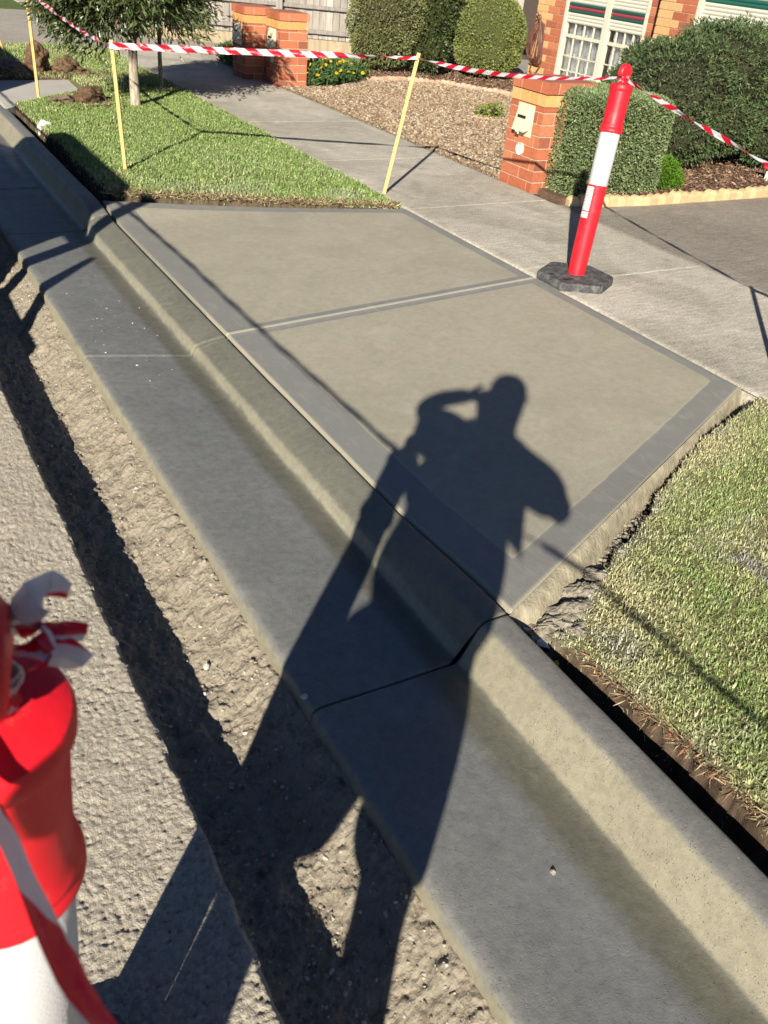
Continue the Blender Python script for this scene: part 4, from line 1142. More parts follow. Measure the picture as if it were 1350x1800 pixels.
# grass blades
def blades(name, n, xr, yr, ins, zf, hgt, dust=None, green=1.0, dryk=0):
    x = xr[0]+rs.rand(n)*(xr[1]-xr[0]); y = yr[0]+rs.rand(n)*(yr[1]-yr[0])
    d = ins(x, y); edge_keep = rs.rand(n) < sstep(-.010, .035, d)*.85+.15*(d > .002)
    dens = .55+.45*sstep(.3, .6, vn(x, y, .07, 7))
    k = (d > .0) & edge_keep & (rs.rand(n) < dens); x, y, d = x[k], y[k], d[k]; n = len(x)
    z = zf(x, y)
    h = hgt*(.5+.9*rs.rand(n)); a = rs.rand(n)*6.283; ln = (.35+.9*rs.rand(n))
    wdt = (.0014+.0013*rs.rand(n))*(1+.9*(hgt > .0245))
    dx, dy = np.cos(a), np.sin(a)
    bx = np.stack([-dy, dx, np.zeros(n)], 1)*wdt[:, None]
    p0 = np.stack([x, y, z-.004], 1); p1 = p0+np.stack([dx*h*ln*.35, dy*h*ln*.35, h*.6], 1); p2 = p0+np.stack([dx*h*ln, dy*h*ln, h*(1-.35*ln*.6)], 1)
    V = np.stack([p0-bx, p0+bx, p1+bx*.8, p1-bx*.8, p2], 1).reshape(-1, 3)
    i = np.arange(n)*5
    F4 = np.stack([i, i+1, i+2, i+3], 1); F3 = np.stack([i+3, i+2, i+4], 1)
    dry = np.clip(vn(x, y, .35, 3)*1.1-.35-dryk+.55*np.exp(-d/.25)+.25*vn(x, y, .06, 2), 0, 1)
    g = np.array([.275, .385, .115])*green; s_ = np.array([.56, .53, .30])
    c = g*(1-dry[:, None])+s_*dry[:, None]
    st = rs.rand(n) < (.16 if dryk < .5 else .07); c[st] = np.array([.60, .56, .34])
    c = c*(.65+.7*rs.rand(n))[:, None]
    if dust is not None:
        q = np.clip(dust(x, y, d), 0, 1)[:, None]; c = c*(1-q)+np.array([.44, .44, .38])*q
    o = mesh_np(name, V, [F4, F3], M['grass'], np.repeat(c, 5, 0)); setp(o, kind='stuff'); return o
zn = lawn_z(inside_near, -.004); zfar = lawn_z(inside_far, -.002)
def dust_near(x, y, d):
    a = np.exp(-((x-2.36)/.030)**2)*sstep(1.39, 1.35, y)*sstep(1.12, 1.18, y)*1.8
    b_ = .75*np.exp(-d/.10)*sstep(.45, .7, vn(x, y, .10, 5))
    c_ = .65*sstep(.55, .72, vn(x, y, .22, 11))*sstep(.3, .6, vn(x, y, .03, 2))
    e_ = .9*np.exp(-(((x-1.66)/.05)**2+((y-1.18)/.05)**2))
    return a+.55*b_+.45*c_+e_
blades('grass', 150000, (1.45, 3.42), (.10, 2.25), inside_near, zn, .017, dust_near)
blades('grass', 22000, (1.45, 3.42), (-1.6, .10), inside_near, zn, .024, dust_near)
def dust_far(x, y, d):
    return .55*sstep(.40, .75, vn(x, y, .3, 5))*np.exp(-np.clip(y-5.3, 0, 9)/.55)*1.3 + .03
blades('grass', 120000, (1.47, 3.42), (5.30, 10.0), inside_far, zfar, .026, dust_far, 1.0, .75)
blades('grass', 30000, (1.47, 3.42), (10.0, 13.5), inside_far, lawn_z(inside_far, -.004), .040, None, 1.0, .25)
# straw and roots on the torn edge of the far lawn
n = 3500; x = 1.5+rs.rand(n)*1.9; y = np.interp(x, [1.44, 3.42], [6.06, 5.335])+.02+.10*rs.rand(n)
N = rnd_unit(n); N[:, 2] = np.abs(N[:, 2])*.4
V, F, c = leaves(np.stack([x, y, -.015+.025*rs.rand(n)], 1), N, .045, .10, pick_cols(n, [(.40, .32, .18), (.20, .13, .08), (.12, .07, .045), (.45, .40, .25)], [4, 3, 3, 2]), .3)
setp(mesh_np('straw', V, F, M['soil_col'], c), kind='stuff')
n = 900; y = -.3+rs.rand(n)*1.5; x = np.interp(y, [.0, .55, .85, 1.18, 1.35], [1.60, 1.575, 1.565, 1.54, 1.51])+.004+.03*rs.rand(n)
N = rnd_unit(n); N[:, 0] = -np.abs(N[:, 0]); N[:, 2] *= .5
V, F, c = leaves(np.stack([x, y, -.095+.02*rs.rand(n)], 1), N, .035, .08, pick_cols(n, [(.40, .32, .18), (.20, .13, .08), (.32, .15, .09)], [4, 3, 2]), .5)
setp(mesh_np('straw', V, F, M['soil_col'], c), kind='stuff')

# ================================================================== GRAVEL IN THE TRENCH AND SPECKS ON THE GUTTER
n = 3600; x = .40+rs.rand(n)*.365; y = .1+(rs.rand(n)**1.5)*5.5; 
sz = .0022+.0055*rs.rand(n)**3
setp(scatter('gravel', np.stack([x, y, trench_z(x, y)+sz*.4], 1), sz, pick_cols(n, [(.40, .37, .31), (.48, .45, .38), (.26, .22, .17), (.18, .15, .12), (.40, .32, .24)], [4, 1, 4, 2, 1]), M['stone']), kind='stuff')
n = 60; x = 1.00+.18*rs.normal(size=n)*.7; y = 4.15+.35*rs.normal(size=n); k = (x > .82) & (x < 1.2); x, y = x[k], y[k]
sz = .0018+.003*rs.rand(len(x))**2
setp(scatter('gravel', np.stack([x, y, -.151-.013*(x-.8)/.4+sz*.3], 1), sz, pick_cols(len(x), [(.62, .60, .54), (.40, .38, .33)], [3, 2]), M['stone']), kind='stuff')
# countable stones
def stone(name, label, p_, s, c, cat='stone', sub=2, rough_=.22, group=None, seed=0):
    bm = bmesh.new(); bmesh.ops.create_icosphere(bm, subdivisions=sub, radius=1)
    r_ = random.Random(seed)
    ph = [r_.uniform(0, 6) for _ in range(6)]
    for v in bm.verts:
        q = v.co; d = 1+rough_*(math.sin(q.x*3+ph[0])*math.cos(q.y*3.3+ph[1])+.6*math.sin(q.z*6+ph[2])*math.cos(q.x*7+ph[3])+.45*math.sin(q.y*13+ph[4])*math.cos(q.z*12+ph[5])+.25*r_.uniform(-1, 1))
        v.co = Vector((q.x*s[0]*d, q.y*s[1]*d, q.z*s[2]*d))
    me = bpy.data.meshes.new(name); bm.to_mesh(me); bm.free()
    a = me.attributes.new('col', 'FLOAT_COLOR', 'POINT'); cc = np.ones((len(me.vertices), 4)); cc[:, :3] = np.array(c)*(.75+.5*rs.rand(len(me.vertices), 1)); a.data.foreach_set('color', cc.ravel().astype(np.float32))
    me.materials.append(M['soil_col'] if c[0] < .3 else M['stone']); o = new_obj(name, me); o.location = p_; o.rotation_euler = (r_.uniform(-.3, .3), r_.uniform(-.3, .3), r_.uniform(0, 6)); return setp(o, label, cat, group)
stone('stone', 'grey stone in the trench against the gutter, in the shadow', (.735, 1.395, -.245), (.022, .017, .014), (.36, .37, .36), seed=1)
stone('stone', 'small pale chip lying on the gutter lip above the trench', (.775, 1.475, -.147), (.011, .008, .006), (.50, .51, .50), seed=2)
stone('stone', 'square whitish stone in the sunlit part of the trench', (.62, 1.83, -.285), (.012, .009, .008), (.52, .50, .42), seed=3)
stone('stone', 'brown pebble lying alone on the gutter near the bottom of the photo', (1.065, .745, -.158), (.008, .007, .006), (.30, .26, .20), seed=4)
stone('block', 'white rubble piece wedged behind the kerb at the far end of the lawn', (1.55, 8.3, -.03), (.05, .07, .08), (.62, .62, .60), 'rubble', 1, .1, seed=6)
stone('soil_clod', 'big upright brown turf clod behind the left pale stake', (2.08, 11.15, .12), (.13, .12, .19), (.13, .08, .05), 'soil clod', 4, .20, 'soil clods on the verge', 7)
stone('soil_clod', 'low brown turf clod right of the upright clod, on the far lawn', (2.42, 11.15, .05), (.18, .13, .10), (.15, .10, .06), 'soil clod', 4, .22, 'soil clods on the verge', 8)
stone('soil_clod', 'loose heap of grey brown soil left of the upright clod', (1.80, 11.2, .01), (.26, .20, .09), (.19, .15, .11), 'soil clod', 4, .25, 'soil clods on the verge', 9)
stone('soil_clod', 'dark brown turf clod lying left of the pale tree trunk', (2.20, 9.33, .05), (.17, .11, .09), (.12, .075, .045), 'soil clod', 4, .22, 'soil clods on the verge', 10)
stone('soil_clod', 'crumbled soil patch between the pale crossover slab and the dark turf clod', (1.97, 9.38, .01), (.13, .10, .05), (.16, .12, .085), 'soil clod', 4, .25, 'soil clods on the verge', 11)
n = 1600; pc_ = np.array([(2.1, 11.25), (2.2, 9.3), (1.75, 11.15), (2.5, 11.1)])[rs.choice(4, n)]; pp = pc_+rs.normal(size=(n, 2))*np.array([.16, .12])
setp(scatter('soil_crumbs', np.column_stack([pp, .005+.02*rs.rand(n)]), .006+.018*rs.rand(n)**2, pick_cols(n, [(.13, .085, .055), (.20, .15, .10), (.09, .06, .04)], [4, 3, 2]), M['soil_col']), kind='stuff')
# crumbled grey spoil at the near corner of the slab and along its skirt
n = 2200; t = rs.rand(n)**1.7; q = rs.rand(n)
bx_ = np.interp(t, [0, .12, .3, .5, .75, 1], [1.53, 1.66, 1.92, 2.24, 2.75, 3.30]); by_ = np.interp(t, [0, .12, .3, .5, .75, 1], [1.37, 1.43, 1.545, 1.70, 1.965, 2.17])
x = bx_+.035*rs.normal(size=n); y = by_+.028*rs.normal(size=n)
sz = (.0025+.015*rs.rand(n)**5)*np.where(t < .25, 1.3, .8)
zb_ = np.where(inside_near(x, y) > .01, -.075+.04*t, -.10)
setp(scatter('spoil', np.column_stack([x, y, zb_-.01*rs.rand(n)]), sz, pick_cols(n, [(.28, .25, .195), (.34, .31, .25), (.20, .17, .13), (.55, .54, .50)], [5, 3, 3, .4]), M['stone'], .45), kind='stuff')
cl = [(1.55, 1.375, -.085, .05), (1.62, 1.40, -.085, .06), (1.73, 1.45, -.08, .055), (1.60, 1.31, -.072, .04), (1.84, 1.50, -.075, .042), (1.70, 1.39, -.066, .034)]
for i, (a, b_, c_, s) in enumerate(cl):
    stone('spoil_lump', ['grey spoil lump nearest the corner where slab and kerb meet', 'largest grey spoil lump beside the near corner of the slab', 'cracked grey spoil lump at the foot of the slab skirt', 'small grey spoil lump at the lawn edge by the kerb', 'grey spoil lump farthest along the slab skirt from the kerb', 'small grey spoil lump half in the grass near the slab corner'][i], (a, b_, c_), (s*.85, s*.7, s*.34), (.25, .225, .175), 'spoil lump', 4, .34, 'grey spoil lumps at the slab corner', 30+i)
stone('yellow_marker', 'small yellow scrap down behind the kerb', (1.50, 1.27, -.14), (.010, .006, .022), (.75, .60, .03), 'plastic scrap', 1, .05, seed=50)

# ================================================================== STAKES
def stake(label, b_, t_, wd=.026, th=.016, h=None):
    o = empty('timber_stake', b_, 0, label, 'stake', 'pine stakes holding the barrier tape')
    b0 = Vector((0, 0, -.12)); t0 = Vector(t_)-Vector(b_); d = t0.normalized(); b0 = -d*.12
    rx = Vector((.84, -.55, 0)); rx = (rx-d*rx.dot(d)).normalized(); ry = d.cross(rx)
    V = []
    for p_ in (b0, t0):
        for sx, sy in ((-1, -1), (1, -1), (1, 1), (-1, 1)): V.append(tuple(p_+rx*sx*wd/2+ry*sy*th/2))
    me = mesh_np('timber_stake', V, np.array([[0, 3, 2, 1], [4, 5, 6, 7], [0, 1, 5, 4], [1, 2, 6, 5], [2, 3, 7, 6], [3, 0, 4, 7]]), M['stake'])
    bpy.data.objects.remove(o)
    me.location = b_; bm_ = me.modifiers.new('bevel', 'BEVEL'); bm_.width = .0015; bm_.segments = 1
    return setp(me, label, 'stake', 'pine stakes holding the barrier tape')
def height_pt(z): return z
TA = Vector((1.75, 6.66, .855)); TB = Vector((3.62, 5.68, .955)); TC = Vector((1.76, 9.50, .96)); TF = Vector((3.60, 1.98, .84))
stake('pine stake in the lawn where the twisted tape meets the level tape', (1.78, 6.66, 0), TA)
stake('leaning pine stake where the lawn tip meets the footpath', (3.465, 5.73, 0), TB)
stake('tall pine stake behind the far kerb, cut by the top of the photo', (1.77, 9.59, 0), TC)
stake('pine stake at the left edge of the photo in front of the soil heap', (1.87, 11.71, 0), (1.76, 11.75, .50))
stake('pine stake outside the right edge whose shadow falls on the footpath', (3.47, 2.07, 0), TF)

# ================================================================== BARRIER TAPE
b = NB('red and white barrier tape'); uvn = b.n('ShaderNodeUVMap'); sx = b.n('ShaderNodeSeparateXYZ'); b.l(uvn.outputs[0], sx.inputs[0])
u = b.math('ADD', sx.outputs[0], b.math('MULTIPLY', sx.outputs[1], .055)); f = b.math('FRACT', b.math('DIVIDE', u, .150))
st = b.math('GREATER_THAN', f, .5); c = b.mix(st, (.64, .65, .67), (.58, .012, .035)); b.color(c); b.rough(.32); b.spec(.5); b.bump(b.noise(35, 3), .004); b.translucent(c, .35); M['tape'] = b.m
def tape(name, label, pts, width, twist=lambda s: 0, sag=0, n=160, squeeze=lambda s: 1, parent=None, normal=None, u0=0, tagit=True, cr=0):
    pts = [np.array(p, float) for p in pts]; seg = [np.linalg.norm(pts[i+1]-pts[i]) for i in range(len(pts)-1)]; cum = np.concatenate([[0], np.cumsum(seg)])
    V = []; UV = []; nn = int(n)
    for i in range(nn):
        s = cum[-1]*i/(nn-1); j = min(max(np.searchsorted(cum, s)-1, 0), len(seg)-1); f_ = (s-cum[j])/seg[j]
        p_ = pts[j]+(pts[j+1]-pts[j])*f_; p_ = p_+np.array([0, 0, -4*sag*seg[j]/max(seg)*f_*(1-f_)])
        d = (pts[j+1]-pts[j])/seg[j]
        up_ = np.array([0, 0, 1.]) if normal is None else np.array(normal, float); up_ = up_-d*(up_@d); up_ /= np.linalg.norm(up_); sd = np.cross(d, up_)
        a = twist(s/cum[-1]*1.0); wv = up_*math.cos(a)+sd*math.sin(a); nv = np.cross(d, wv)
        w2 = width*squeeze(s/cum[-1])
        for k in range(5):
            t_ = k/4-.5; V.append(p_+wv*w2*t_+nv*(.10*w2*math.sin(k*1.9+s*19)+.04*w2*math.sin(s*63+k)+cr*w2*math.sin(s*170+k*2.3)*math.cos(s*95+k))); UV.append((s+u0, (k/4)*1.0))
    o = mesh_np(name, V, grid_faces(nn, 5), M['tape'], parent=parent, smooth=True, uv=UV)
    if tagit: setp(o, label, 'barrier tape', 'red and white barrier tape')
    return o
NK = Vector((3.748, 3.797, 1.083))     # neck of the far bollard
OFF = Vector((-.012, -.012, 0))
tape('barrier_tape', 'twisted red and white tape between the tall far stake and the lawn stake', [TC+Vector((-.01, -.01, -.03)), TA+Vector((-.02, 0, -.035))], .032, lambda s: 26*s+2*math.sin(9*s), .03, 260)
tape('barrier_tape', 'level red and white tape between the lawn stake and the leaning stake', [TA+Vector((-.02, -.01, -.035)), TB+Vector((-.02, -.01, -.03))], .042, lambda s: (0 if s < .72 else (s-.72)*9), .004, 200, lambda s: 1-.25*sstep(.6, 1, np.array(s)))
tape('barrier_tape', 'red and white tape from the leaning stake to the bollard', [TB+Vector((-.01, -.02, -.03)), NK+Vector((-.02, .015, 0))], 0.036, lambda s: 1.0+1.2*math.sin(5*s)+3*s, .045, 220, lambda s: .95-.5*s)
tape('barrier_tape', 'thin twisted red and white tape leaving the bollard for the right edge', [NK+Vector((.015, -.015, -.005)), TF+Vector((0, 0, -.03))], .024, lambda s: 14*s, .02, 260)
tape('barrier_tape', 'tape running on past the right edge of the photo', [TF+Vector((0, 0, -.03)), Vector((3.6, -2.2, .9))], .04, lambda s: 9*s, .05, 160)

# ================================================================== BOLLARDS
b = NB('red plastic'); sc_ = b.noise(38, 6, .75, vec=b.scaled((1, 1, .35))); c = b.mix(b.noise(5, 4), (.66, .010, .020), (.76, .014, .026)); c = b.mix(b.ramp(sc_, [(.60, 0), (.70, .35)]), c, (.70, .16, .13)); c = b.mix(b.ramp(b.noise(9, 5, .7), [(.55, 0), (.75, .22)]), c, (.42, .20, .16)); b.color(c); b.rough(b.maprange(sc_, .3, .7, .34, .55)); b.spec(.4); b.bump(b.noise(60, 3), .0006); M['red'] = b.m
b = NB('white reflective sleeve'); h = b.vor(300); c = b.mix(b.noise(7, 4, vec=b.scaled((3, 3, .5))), (.50, .50, .52), (.62, .62, .62)); b.color(b.mix(b.ramp(b.noise(4, 5, .7, vec=b.scaled((2, 2, .6))), [(.58, 0), (.75, .35)]), c, (.45, .44, .42))); b.rough(.35); b.bump(h, .0004); M['sleeve'] = b.m
b = NB('recycled rubber'); c = b.mix(b.ramp(b.noise(20, 6, .75), [(.45, 0), (.62, 1)]), (.055, .055, .056), (.14, .14, .138)); c = b.mix(b.ramp(b.noise(60, 5, .7), [(.60, 0), (.74, .5)]), c, (.40, .39, .36)); b.color(c); b.rough(.85); b.spec(.2); b.bump(b.noise(110, 5, .7), .0015); M['rubber'] = b.m
def bollard(loc, tiltv, rotz, ext, label, sticker=True, grip_rot=R(7)):
    o = empty('bollard', loc, 0, label, 'bollard', 'red and white temporary bollards')
    up_ = Vector(tiltv).normalized()
    # base: elongated octagon with chamfer, hand slots
    mb = MB(); ph = [(.228*math.cos(R(a_)), .228*math.sin(R(a_))) for a_ in (-153, -147, -93, -87, -33, -27, 27, 33, 87, 93, 147, 153)]; NP = len(ph)
    def ring(k, z): return [(x*k, y*k, z) for x, y in ph]
    V = ring(1, 0)+ring(.995, .040)+ring(.975, .046)+ring(.36, .050); F = []
    for r_ in range(3):
        for i in range(NP): F.append([r_*NP+i, r_*NP+(i+1) % NP, (r_+1)*NP+(i+1) % NP, (r_+1)*NP+i])
    mb.add(V, F); mb.V[-1] = np.array(V)
    mb.add(ring(.36, .050)+[(0, 0, .050)], None, [[i, (i+1) % NP, NP] for i in range(NP)])
    bo = mb.build('rubber_base', M['rubber'], o, bevel=.002); bo.rotation_euler = (0, 0, rotz)
    for lo_, hi_ in (((-.155, -.085, .044), (-.075, -.058, .0490)), ((-.175, .02, .044), (-.155, .045, .0485)), ((.07, .06, .044), (.14, .085, .0490))):
        mb = MB(); mb.box(lo_, hi_); mb.build('hand_slot', M['black'], bo, bevel=.004)
    Q = Vector((0, 0, 1)).rotation_difference(up_).to_matrix().to_4x4()
    def place(ob): ob.matrix_local = Matrix.Translation((0, 0, .03)) @ Q; return ob
    e = ext
    mb = MB(); mb.lathe([(0, .0), (.0505, .0), (.051, .02), (.0535, .2), (.0555, .50), (.056, .512), (.054, .515), (.0535, .80+e), (0, .80+e)], 40); place(mb.build('tube', M['red'], o, smooth=True))
    mb = MB(); mb.lathe([(.0538, .5155), (.0555, .518), (.0560, .79+e), (.0540, .793+e)], 40); place(mb.build('reflective_sleeve', M['sleeve'], o, smooth=True))
    mb = MB(); mb.lathe([(.056, .792+e), (.0645, .794+e), (.0665, .800+e), (.0660, .808+e), (.0620, .815+e), (.0640, .820+e), (.0625, .828+e), (.0575, .838+e), (.0572, .90+e), (.0580, 1.000+e), (.0615, 1.004+e), (.0635, 1.010+e), (.0635, 1.022+e), (.0600, 1.031+e), (.0500, 1.036+e), (.0250, 1.039+e), (.0215, 1.043+e), (.0205, 1.065+e), (.0220, 1.072+e), (0, 1.073+e)], 44)
    cap = place(mb.build('cap', M['red'], o, smooth=True))
    # grip: thick ribbed half-disc on the neck
    mb = MB(); N_ = 28; prof = []
    for i in range(N_+1):
        a = math.pi*1.28*i/N_ - math.pi*.14; rr = .047*(1+.0*i); prof.append((rr*math.cos(a), rr*math.sin(a)*.95))
    th = .017
    V = []
    for yy, k in ((-th, .80), (-th*.7, .95), (-th*.35, 1.0), (0, .955), (th*.35, 1.0), (th*.7, .95), (th, .80)):
        for (x, z) in prof: V.append((x*k, yy, 1.092+e+z*k))
    m_ = N_+1; F = []
    for r_ in range(6):
        for i in range(N_): F.append([r_*m_+i, (r_+1)*m_+i, (r_+1)*m_+i+1, r_*m_+i+1])
        F.append([r_*m_+N_, (r_+1)*m_+N_, (r_+1)*m_, r_*m_])
    k0 = len(V); V += [(0, -th, 1.097+e), (0, th, 1.097+e)]
    T = [[k0, i, i+1] for i in range(N_)]+[[k0+1, 6*m_+i+1, 6*m_+i] for i in range(N_)]+[[k0, N_, 0], [k0+1, 6*m_, 6*m_+N_]]
    mb.add(V, F, T)
    g = mb.build('grip', M['red'], cap, smooth=True); g.rotation_euler = (0, 0, grip_rot)
    if not sticker: g.scale = (.92, 1.15, 1.0); g.location = (.004, -.003, -.004)
    if sticker:
        mb = MB(); n = 8
        a0, a1 = R(-205), R(-150)
        for (za, zb_, c_) in ((.375, .505, None), (.335, .369, None)):
            V = []
            for z in (za, zb_):
                for i in range(n+1):
                    a = a0+(a1-a0)*i/n; r_ = .0562; V.append((r_*math.cos(a), r_*math.sin(a), z))
            mb.add(V, [[i, i+1, n+1+i+1, n+1+i] for i in range(n)])
        sb = NB('sticker paper'); z_ = sb.pos(2); fr = sb.math('FRACT', sb.math('MULTIPLY', z_, 70)); ln_ = sb.math('MULTIPLY', sb.math('GREATER_THAN', fr, .62), sb.ramp(sb.noise(90, 2, vec=sb.scaled((1, 1, 3))), [(.42, 0), (.5, 1)])); sb.color(sb.mix(sb.math('MULTIPLY', ln_, .6), (.68, .67, .63), (.10, .10, .12))); sb.rough(.5)
        place(mb.build('sticker', sb.m, o))
    return o, Q
BB = Vector((3.615, 3.70, 0)); 
bollard(BB, (.124, .090, 1.0), R(0), 0, 'red and white bollard on a rubber base on the footpath in front of the hedge')
# loop of tape knotted round the far bollard's neck
def neck_wrap(name, label, c, axis, r_, width, turns, tail=None, seed=0, parent=None):
    ax = Vector(axis).normalized(); q = ax.orthogonal().normalized(); v = ax.cross(q); V = []; UV = []
    n = int(40*turns)
    for i in range(n):
        a = 2*math.pi*turns*i/(n-1); rr = r_*(1+.10*math.sin(3*a+seed)+.02*i/40)
        for k in range(4):
            t_ = k/3-.5; p_ = Vector(c)+(q*math.cos(a)+v*math.sin(a))*(rr+.004*math.sin(k*2+a*4))+ax*(t_*width+.006*math.sin(2.3*a+seed)); V.append(p_[:]); UV.append((r_*a, k/3))
    return mesh_np(name, V, grid_faces(n, 4), M['tape'], smooth=True, uv=UV)
o = neck_wrap('barrier_tape', '', NK, (.124, .09, 1), .025, .028, 2.2); setp(o, 'tape wound round the neck of the bollard on the footpath', 'barrier tape', 'red and white barrier tape')

# near bollard on the road, at the left edge of the photo
NB0 = Vector((-.055, .70, -.15)); NT = Vector((.001, .440, 1.226)); tv = NT-NB0; ext = tv.length-1.14
bollard(NB0, tv, R(20), ext, 'out of focus red and white bollard on the road at the left edge', False, R(75))
ax = tv.normalized(); neck = NB0+Vector((0, 0, .03))+ax*(1.054+ext)
o = neck_wrap('barrier_tape', '', neck, ax, .026, .030, 2.5, seed=3); setp(o, 'tape wound round the neck of the out of focus near bollard', 'barrier tape', 'red and white barrier tape')
# fluttering cut ends of tape
def scrap(label, pts, width, tw):
    return tape('tape_scrap', label, pts, width, tw, 0, 40, lambda s: 1-.35*s)
def camp(px, py, depth):
    v = (rt2*((px-675)/1500)+up2*(-(py-900)/1500)+fw)*depth; return Vector((0, 0, EYE))+v
nd = (neck-Vector((0, 0, EYE))).dot(fw)
for lb, pts, wd, k in (('topmost white cut tape end on the near bollard', [(35, 1115, 0), (30, 1080, -.01), (62, 1052, -.012), (85, 1030, 0), (122, 1040, .004)], .028, 1.2),
                       ('pale pink cut tape end pointing right from the near bollard', [(30, 1110, -.02), (70, 1098, -.025), (110, 1105, -.02), (152, 1112, -.01)], .016, .3),
                       ('red cut tape end hanging right of the near bollard neck', [(50, 1150, -.02), (85, 1135, -.03), (110, 1145, -.025), (146, 1168, -.015)], .024, .8),
                       ('short loop of tape under the knob of the near bollard', [(45, 1130, -.02), (70, 1120, -.035), (85, 1150, -.035), (62, 1172, -.02)], .018, 2.0)):
    P = [camp(x, y, nd+d) for x, y, d in pts]
    tape('tape_scrap', lb, [p_[:] for p_ in P], wd, lambda s, k=k: k+2.2*s, 0, 70, lambda s: 1-.25*s, normal=(.3, -.2, 1), cr=.10, u0=.05+.07*k)
# tape runs beside the kerb line over the near bollard and on past the photographer
t1 = tape('barrier_tape', 'tape running along the road side from the parked car to the near bollard', [(-.05, 8.6, 1.12), (-.02, 2.9, 1.14), neck+ax*.0+Vector((-.027, 0, 0))], .026, lambda s: .15, .02, 260)
t2 = tape('barrier_tape', 'blurred red and white tape crossing in front of the near bollard', [neck+Vector((-.022, -.018, .003)), (-.004, .37, 1.150), (.010, .25, 1.140), (.17, -.26, 1.15), (.21, -1.1, 1.13), (.22, -5, 1.05)], .026, lambda s: .55+.5*math.sin(9*s) if s < .12 else .25, 0, 320, lambda s: 1+.1*s, u0=.055)

# ================================================================== PHOTOGRAPHER (behind the camera, casts the shadow)
ea = Vector((math.sin(SAZ), math.cos(SAZ), 0)); ep = Vector((math.cos(SAZ), -math.sin(SAZ), 0))
def W(a, p_, z): return ea*a+ep*p_+Vector((0, 0, z))
def skin_mesh(name, chains, m, parent=None, sub=2, root=0):
    """chains: list of lists of ((x,y,z), r) ; first vertex of a chain may be an index of an existing vertex"""
    V = []; E_ = []; Rr = []
    for ch in chains:
        prev = None
        for it in ch:
            if isinstance(it, int): prev = it; continue
            V.append(it[0]); Rr.append(it[1]); i = len(V)-1
            if prev is not None: E_.append((prev, i))
            prev = i
    me = bpy.data.meshes.new(name); me.from_pydata([tuple(v) for v in V], E_, []); o = new_obj(name, me)
    md = o.modifiers.new('skin', 'SKIN'); md.use_smooth_shade = True
    for i, r_ in enumerate(Rr):
        s_ = me.skin_vertices[0].data[i]; s_.radius = r_ if hasattr(r_, '__len__') else (r_, r_); s_.use_root = (i == root)
    ss = o.modifiers.new('sub', 'SUBSURF'); ss.levels = sub; ss.render_levels = sub
    bpy.context.view_layer.update(); dg = bpy.context.evaluated_depsgraph_get()
    m2 = bpy.data.meshes.new_from_object(o.evaluated_get(dg)); bpy.data.objects.remove(o); m2.materials.clear(); m2.materials.append(m)
    m2.polygons.foreach_set('use_smooth', [True]*len(m2.polygons))
    return new_obj(name, m2, parent)
skin = simple('skin', (.52, .30, .21), .5, .4, 12, .08)
A0 = -.28
per = empty('person', W(A0, -.15, -.15), 0, 'person in long shorts holding up a phone, seen only as a shadow', 'person')
def rel(v): return v-W(A0, -.15, -.15)
def J(a, p_, z, r_): return (rel(W(a, p_, z)), r_)
hl = W(-.085, -.120, 1.668)      # left wrist
hr = W(-.10, -.035, 1.470)        # right wrist
body = [
    [J(A0, -.095, .95, .17), J(A0, -.06, 1.12, .16), J(A0, -.03, 1.30, .17), J(A0, .02, 1.46, .15), J(A0+.01, .045, 1.60, .066), J(A0+.02, .055, 1.67, .066), J(A0+.025, .057, 1.75, .090), J(A0+.02, .057, 1.83, .094), J(A0+.01, .057, 1.885, .062)],
    [3, J(A0+.02, -.12, 1.52, .075), J(-.20, -.22, 1.565, .056), J(-.13, -.295, 1.600, .048), J(-.11, -.25, 1.632, .042), J(-.095, -.19, 1.652, .040), (rel(hl), .036), J(-.080, -.110, 1.672, .034)],
    [3, J(A0, .165, 1.49, .08), J(-.22, .245, 1.42, .062), J(-.13, .318, 1.285, .046), J(-.11, .20, 1.36, .044), J(-.10, .07, 1.41, .040), (rel(hr), .034), J(-.10, -.040, 1.50, .032)],
    [0, J(A0, -.22, .80, .105), J(A0+.01, -.35, .42, .070), J(A0, -.372, .26, .080), J(A0-.01, -.392, .02, .080), J(A0-.02, -.392, -.09, .072)],
    [0, J(A0, -.02, .80, .105), J(A0+.02, -.055, .42, .066), J(A0+.01, -.058, .26, .070), J(A0, -.06, .02, .055), J(A0-.01, -.06, -.09, .050)],
]
bd = skin_mesh('body', body, skin, per)
def hand(root, fwd, side, palm_r, s=1):
    """palm + five bent fingers as one skinned mesh; fwd finger direction, side = towards thumb"""
    f = Vector(fwd).normalized(); t_ = Vector(side).normalized(); t_ = (t_-f*t_.dot(f)).normalized(); dn = f.cross(t_)*s
    P0 = rel(root); ch = [[(P0, .026), (P0+f*.030, .030), (P0+f*.052, .028)]]
    lens = (.060, .066, .062, .050)
    for i, L in enumerate(lens):
        k = P0+f*.068+t_*(.028-.018*i); ch.append([2, (k, .0105), (k+f*L*.45+dn*.006, .0098), (k+f*L*.72+dn*.020, .009), (k+f*L*.80+dn*.036, .0078)])
    b0 = P0+f*.022+t_*.028; ch.append([1, (b0, .013), (b0+t_*.022+f*.022, .0115), (b0+t_*.026+f*.046+dn*.012, .010)])
    return skin_mesh('hand', ch, skin, per, 1)
hand(hl, (.1*ea+1*ep+Vector((0, 0, .05))), Vector((0, 0, 1))-fw*.2, .02, -1)
hand(hr, (.10*ea-.30*ep+Vector((0, 0, 1))), -ep, .02, 1)
cl_dark = simple('navy work cloth', (.03, .045, .07), .9, .2, 15, .2)
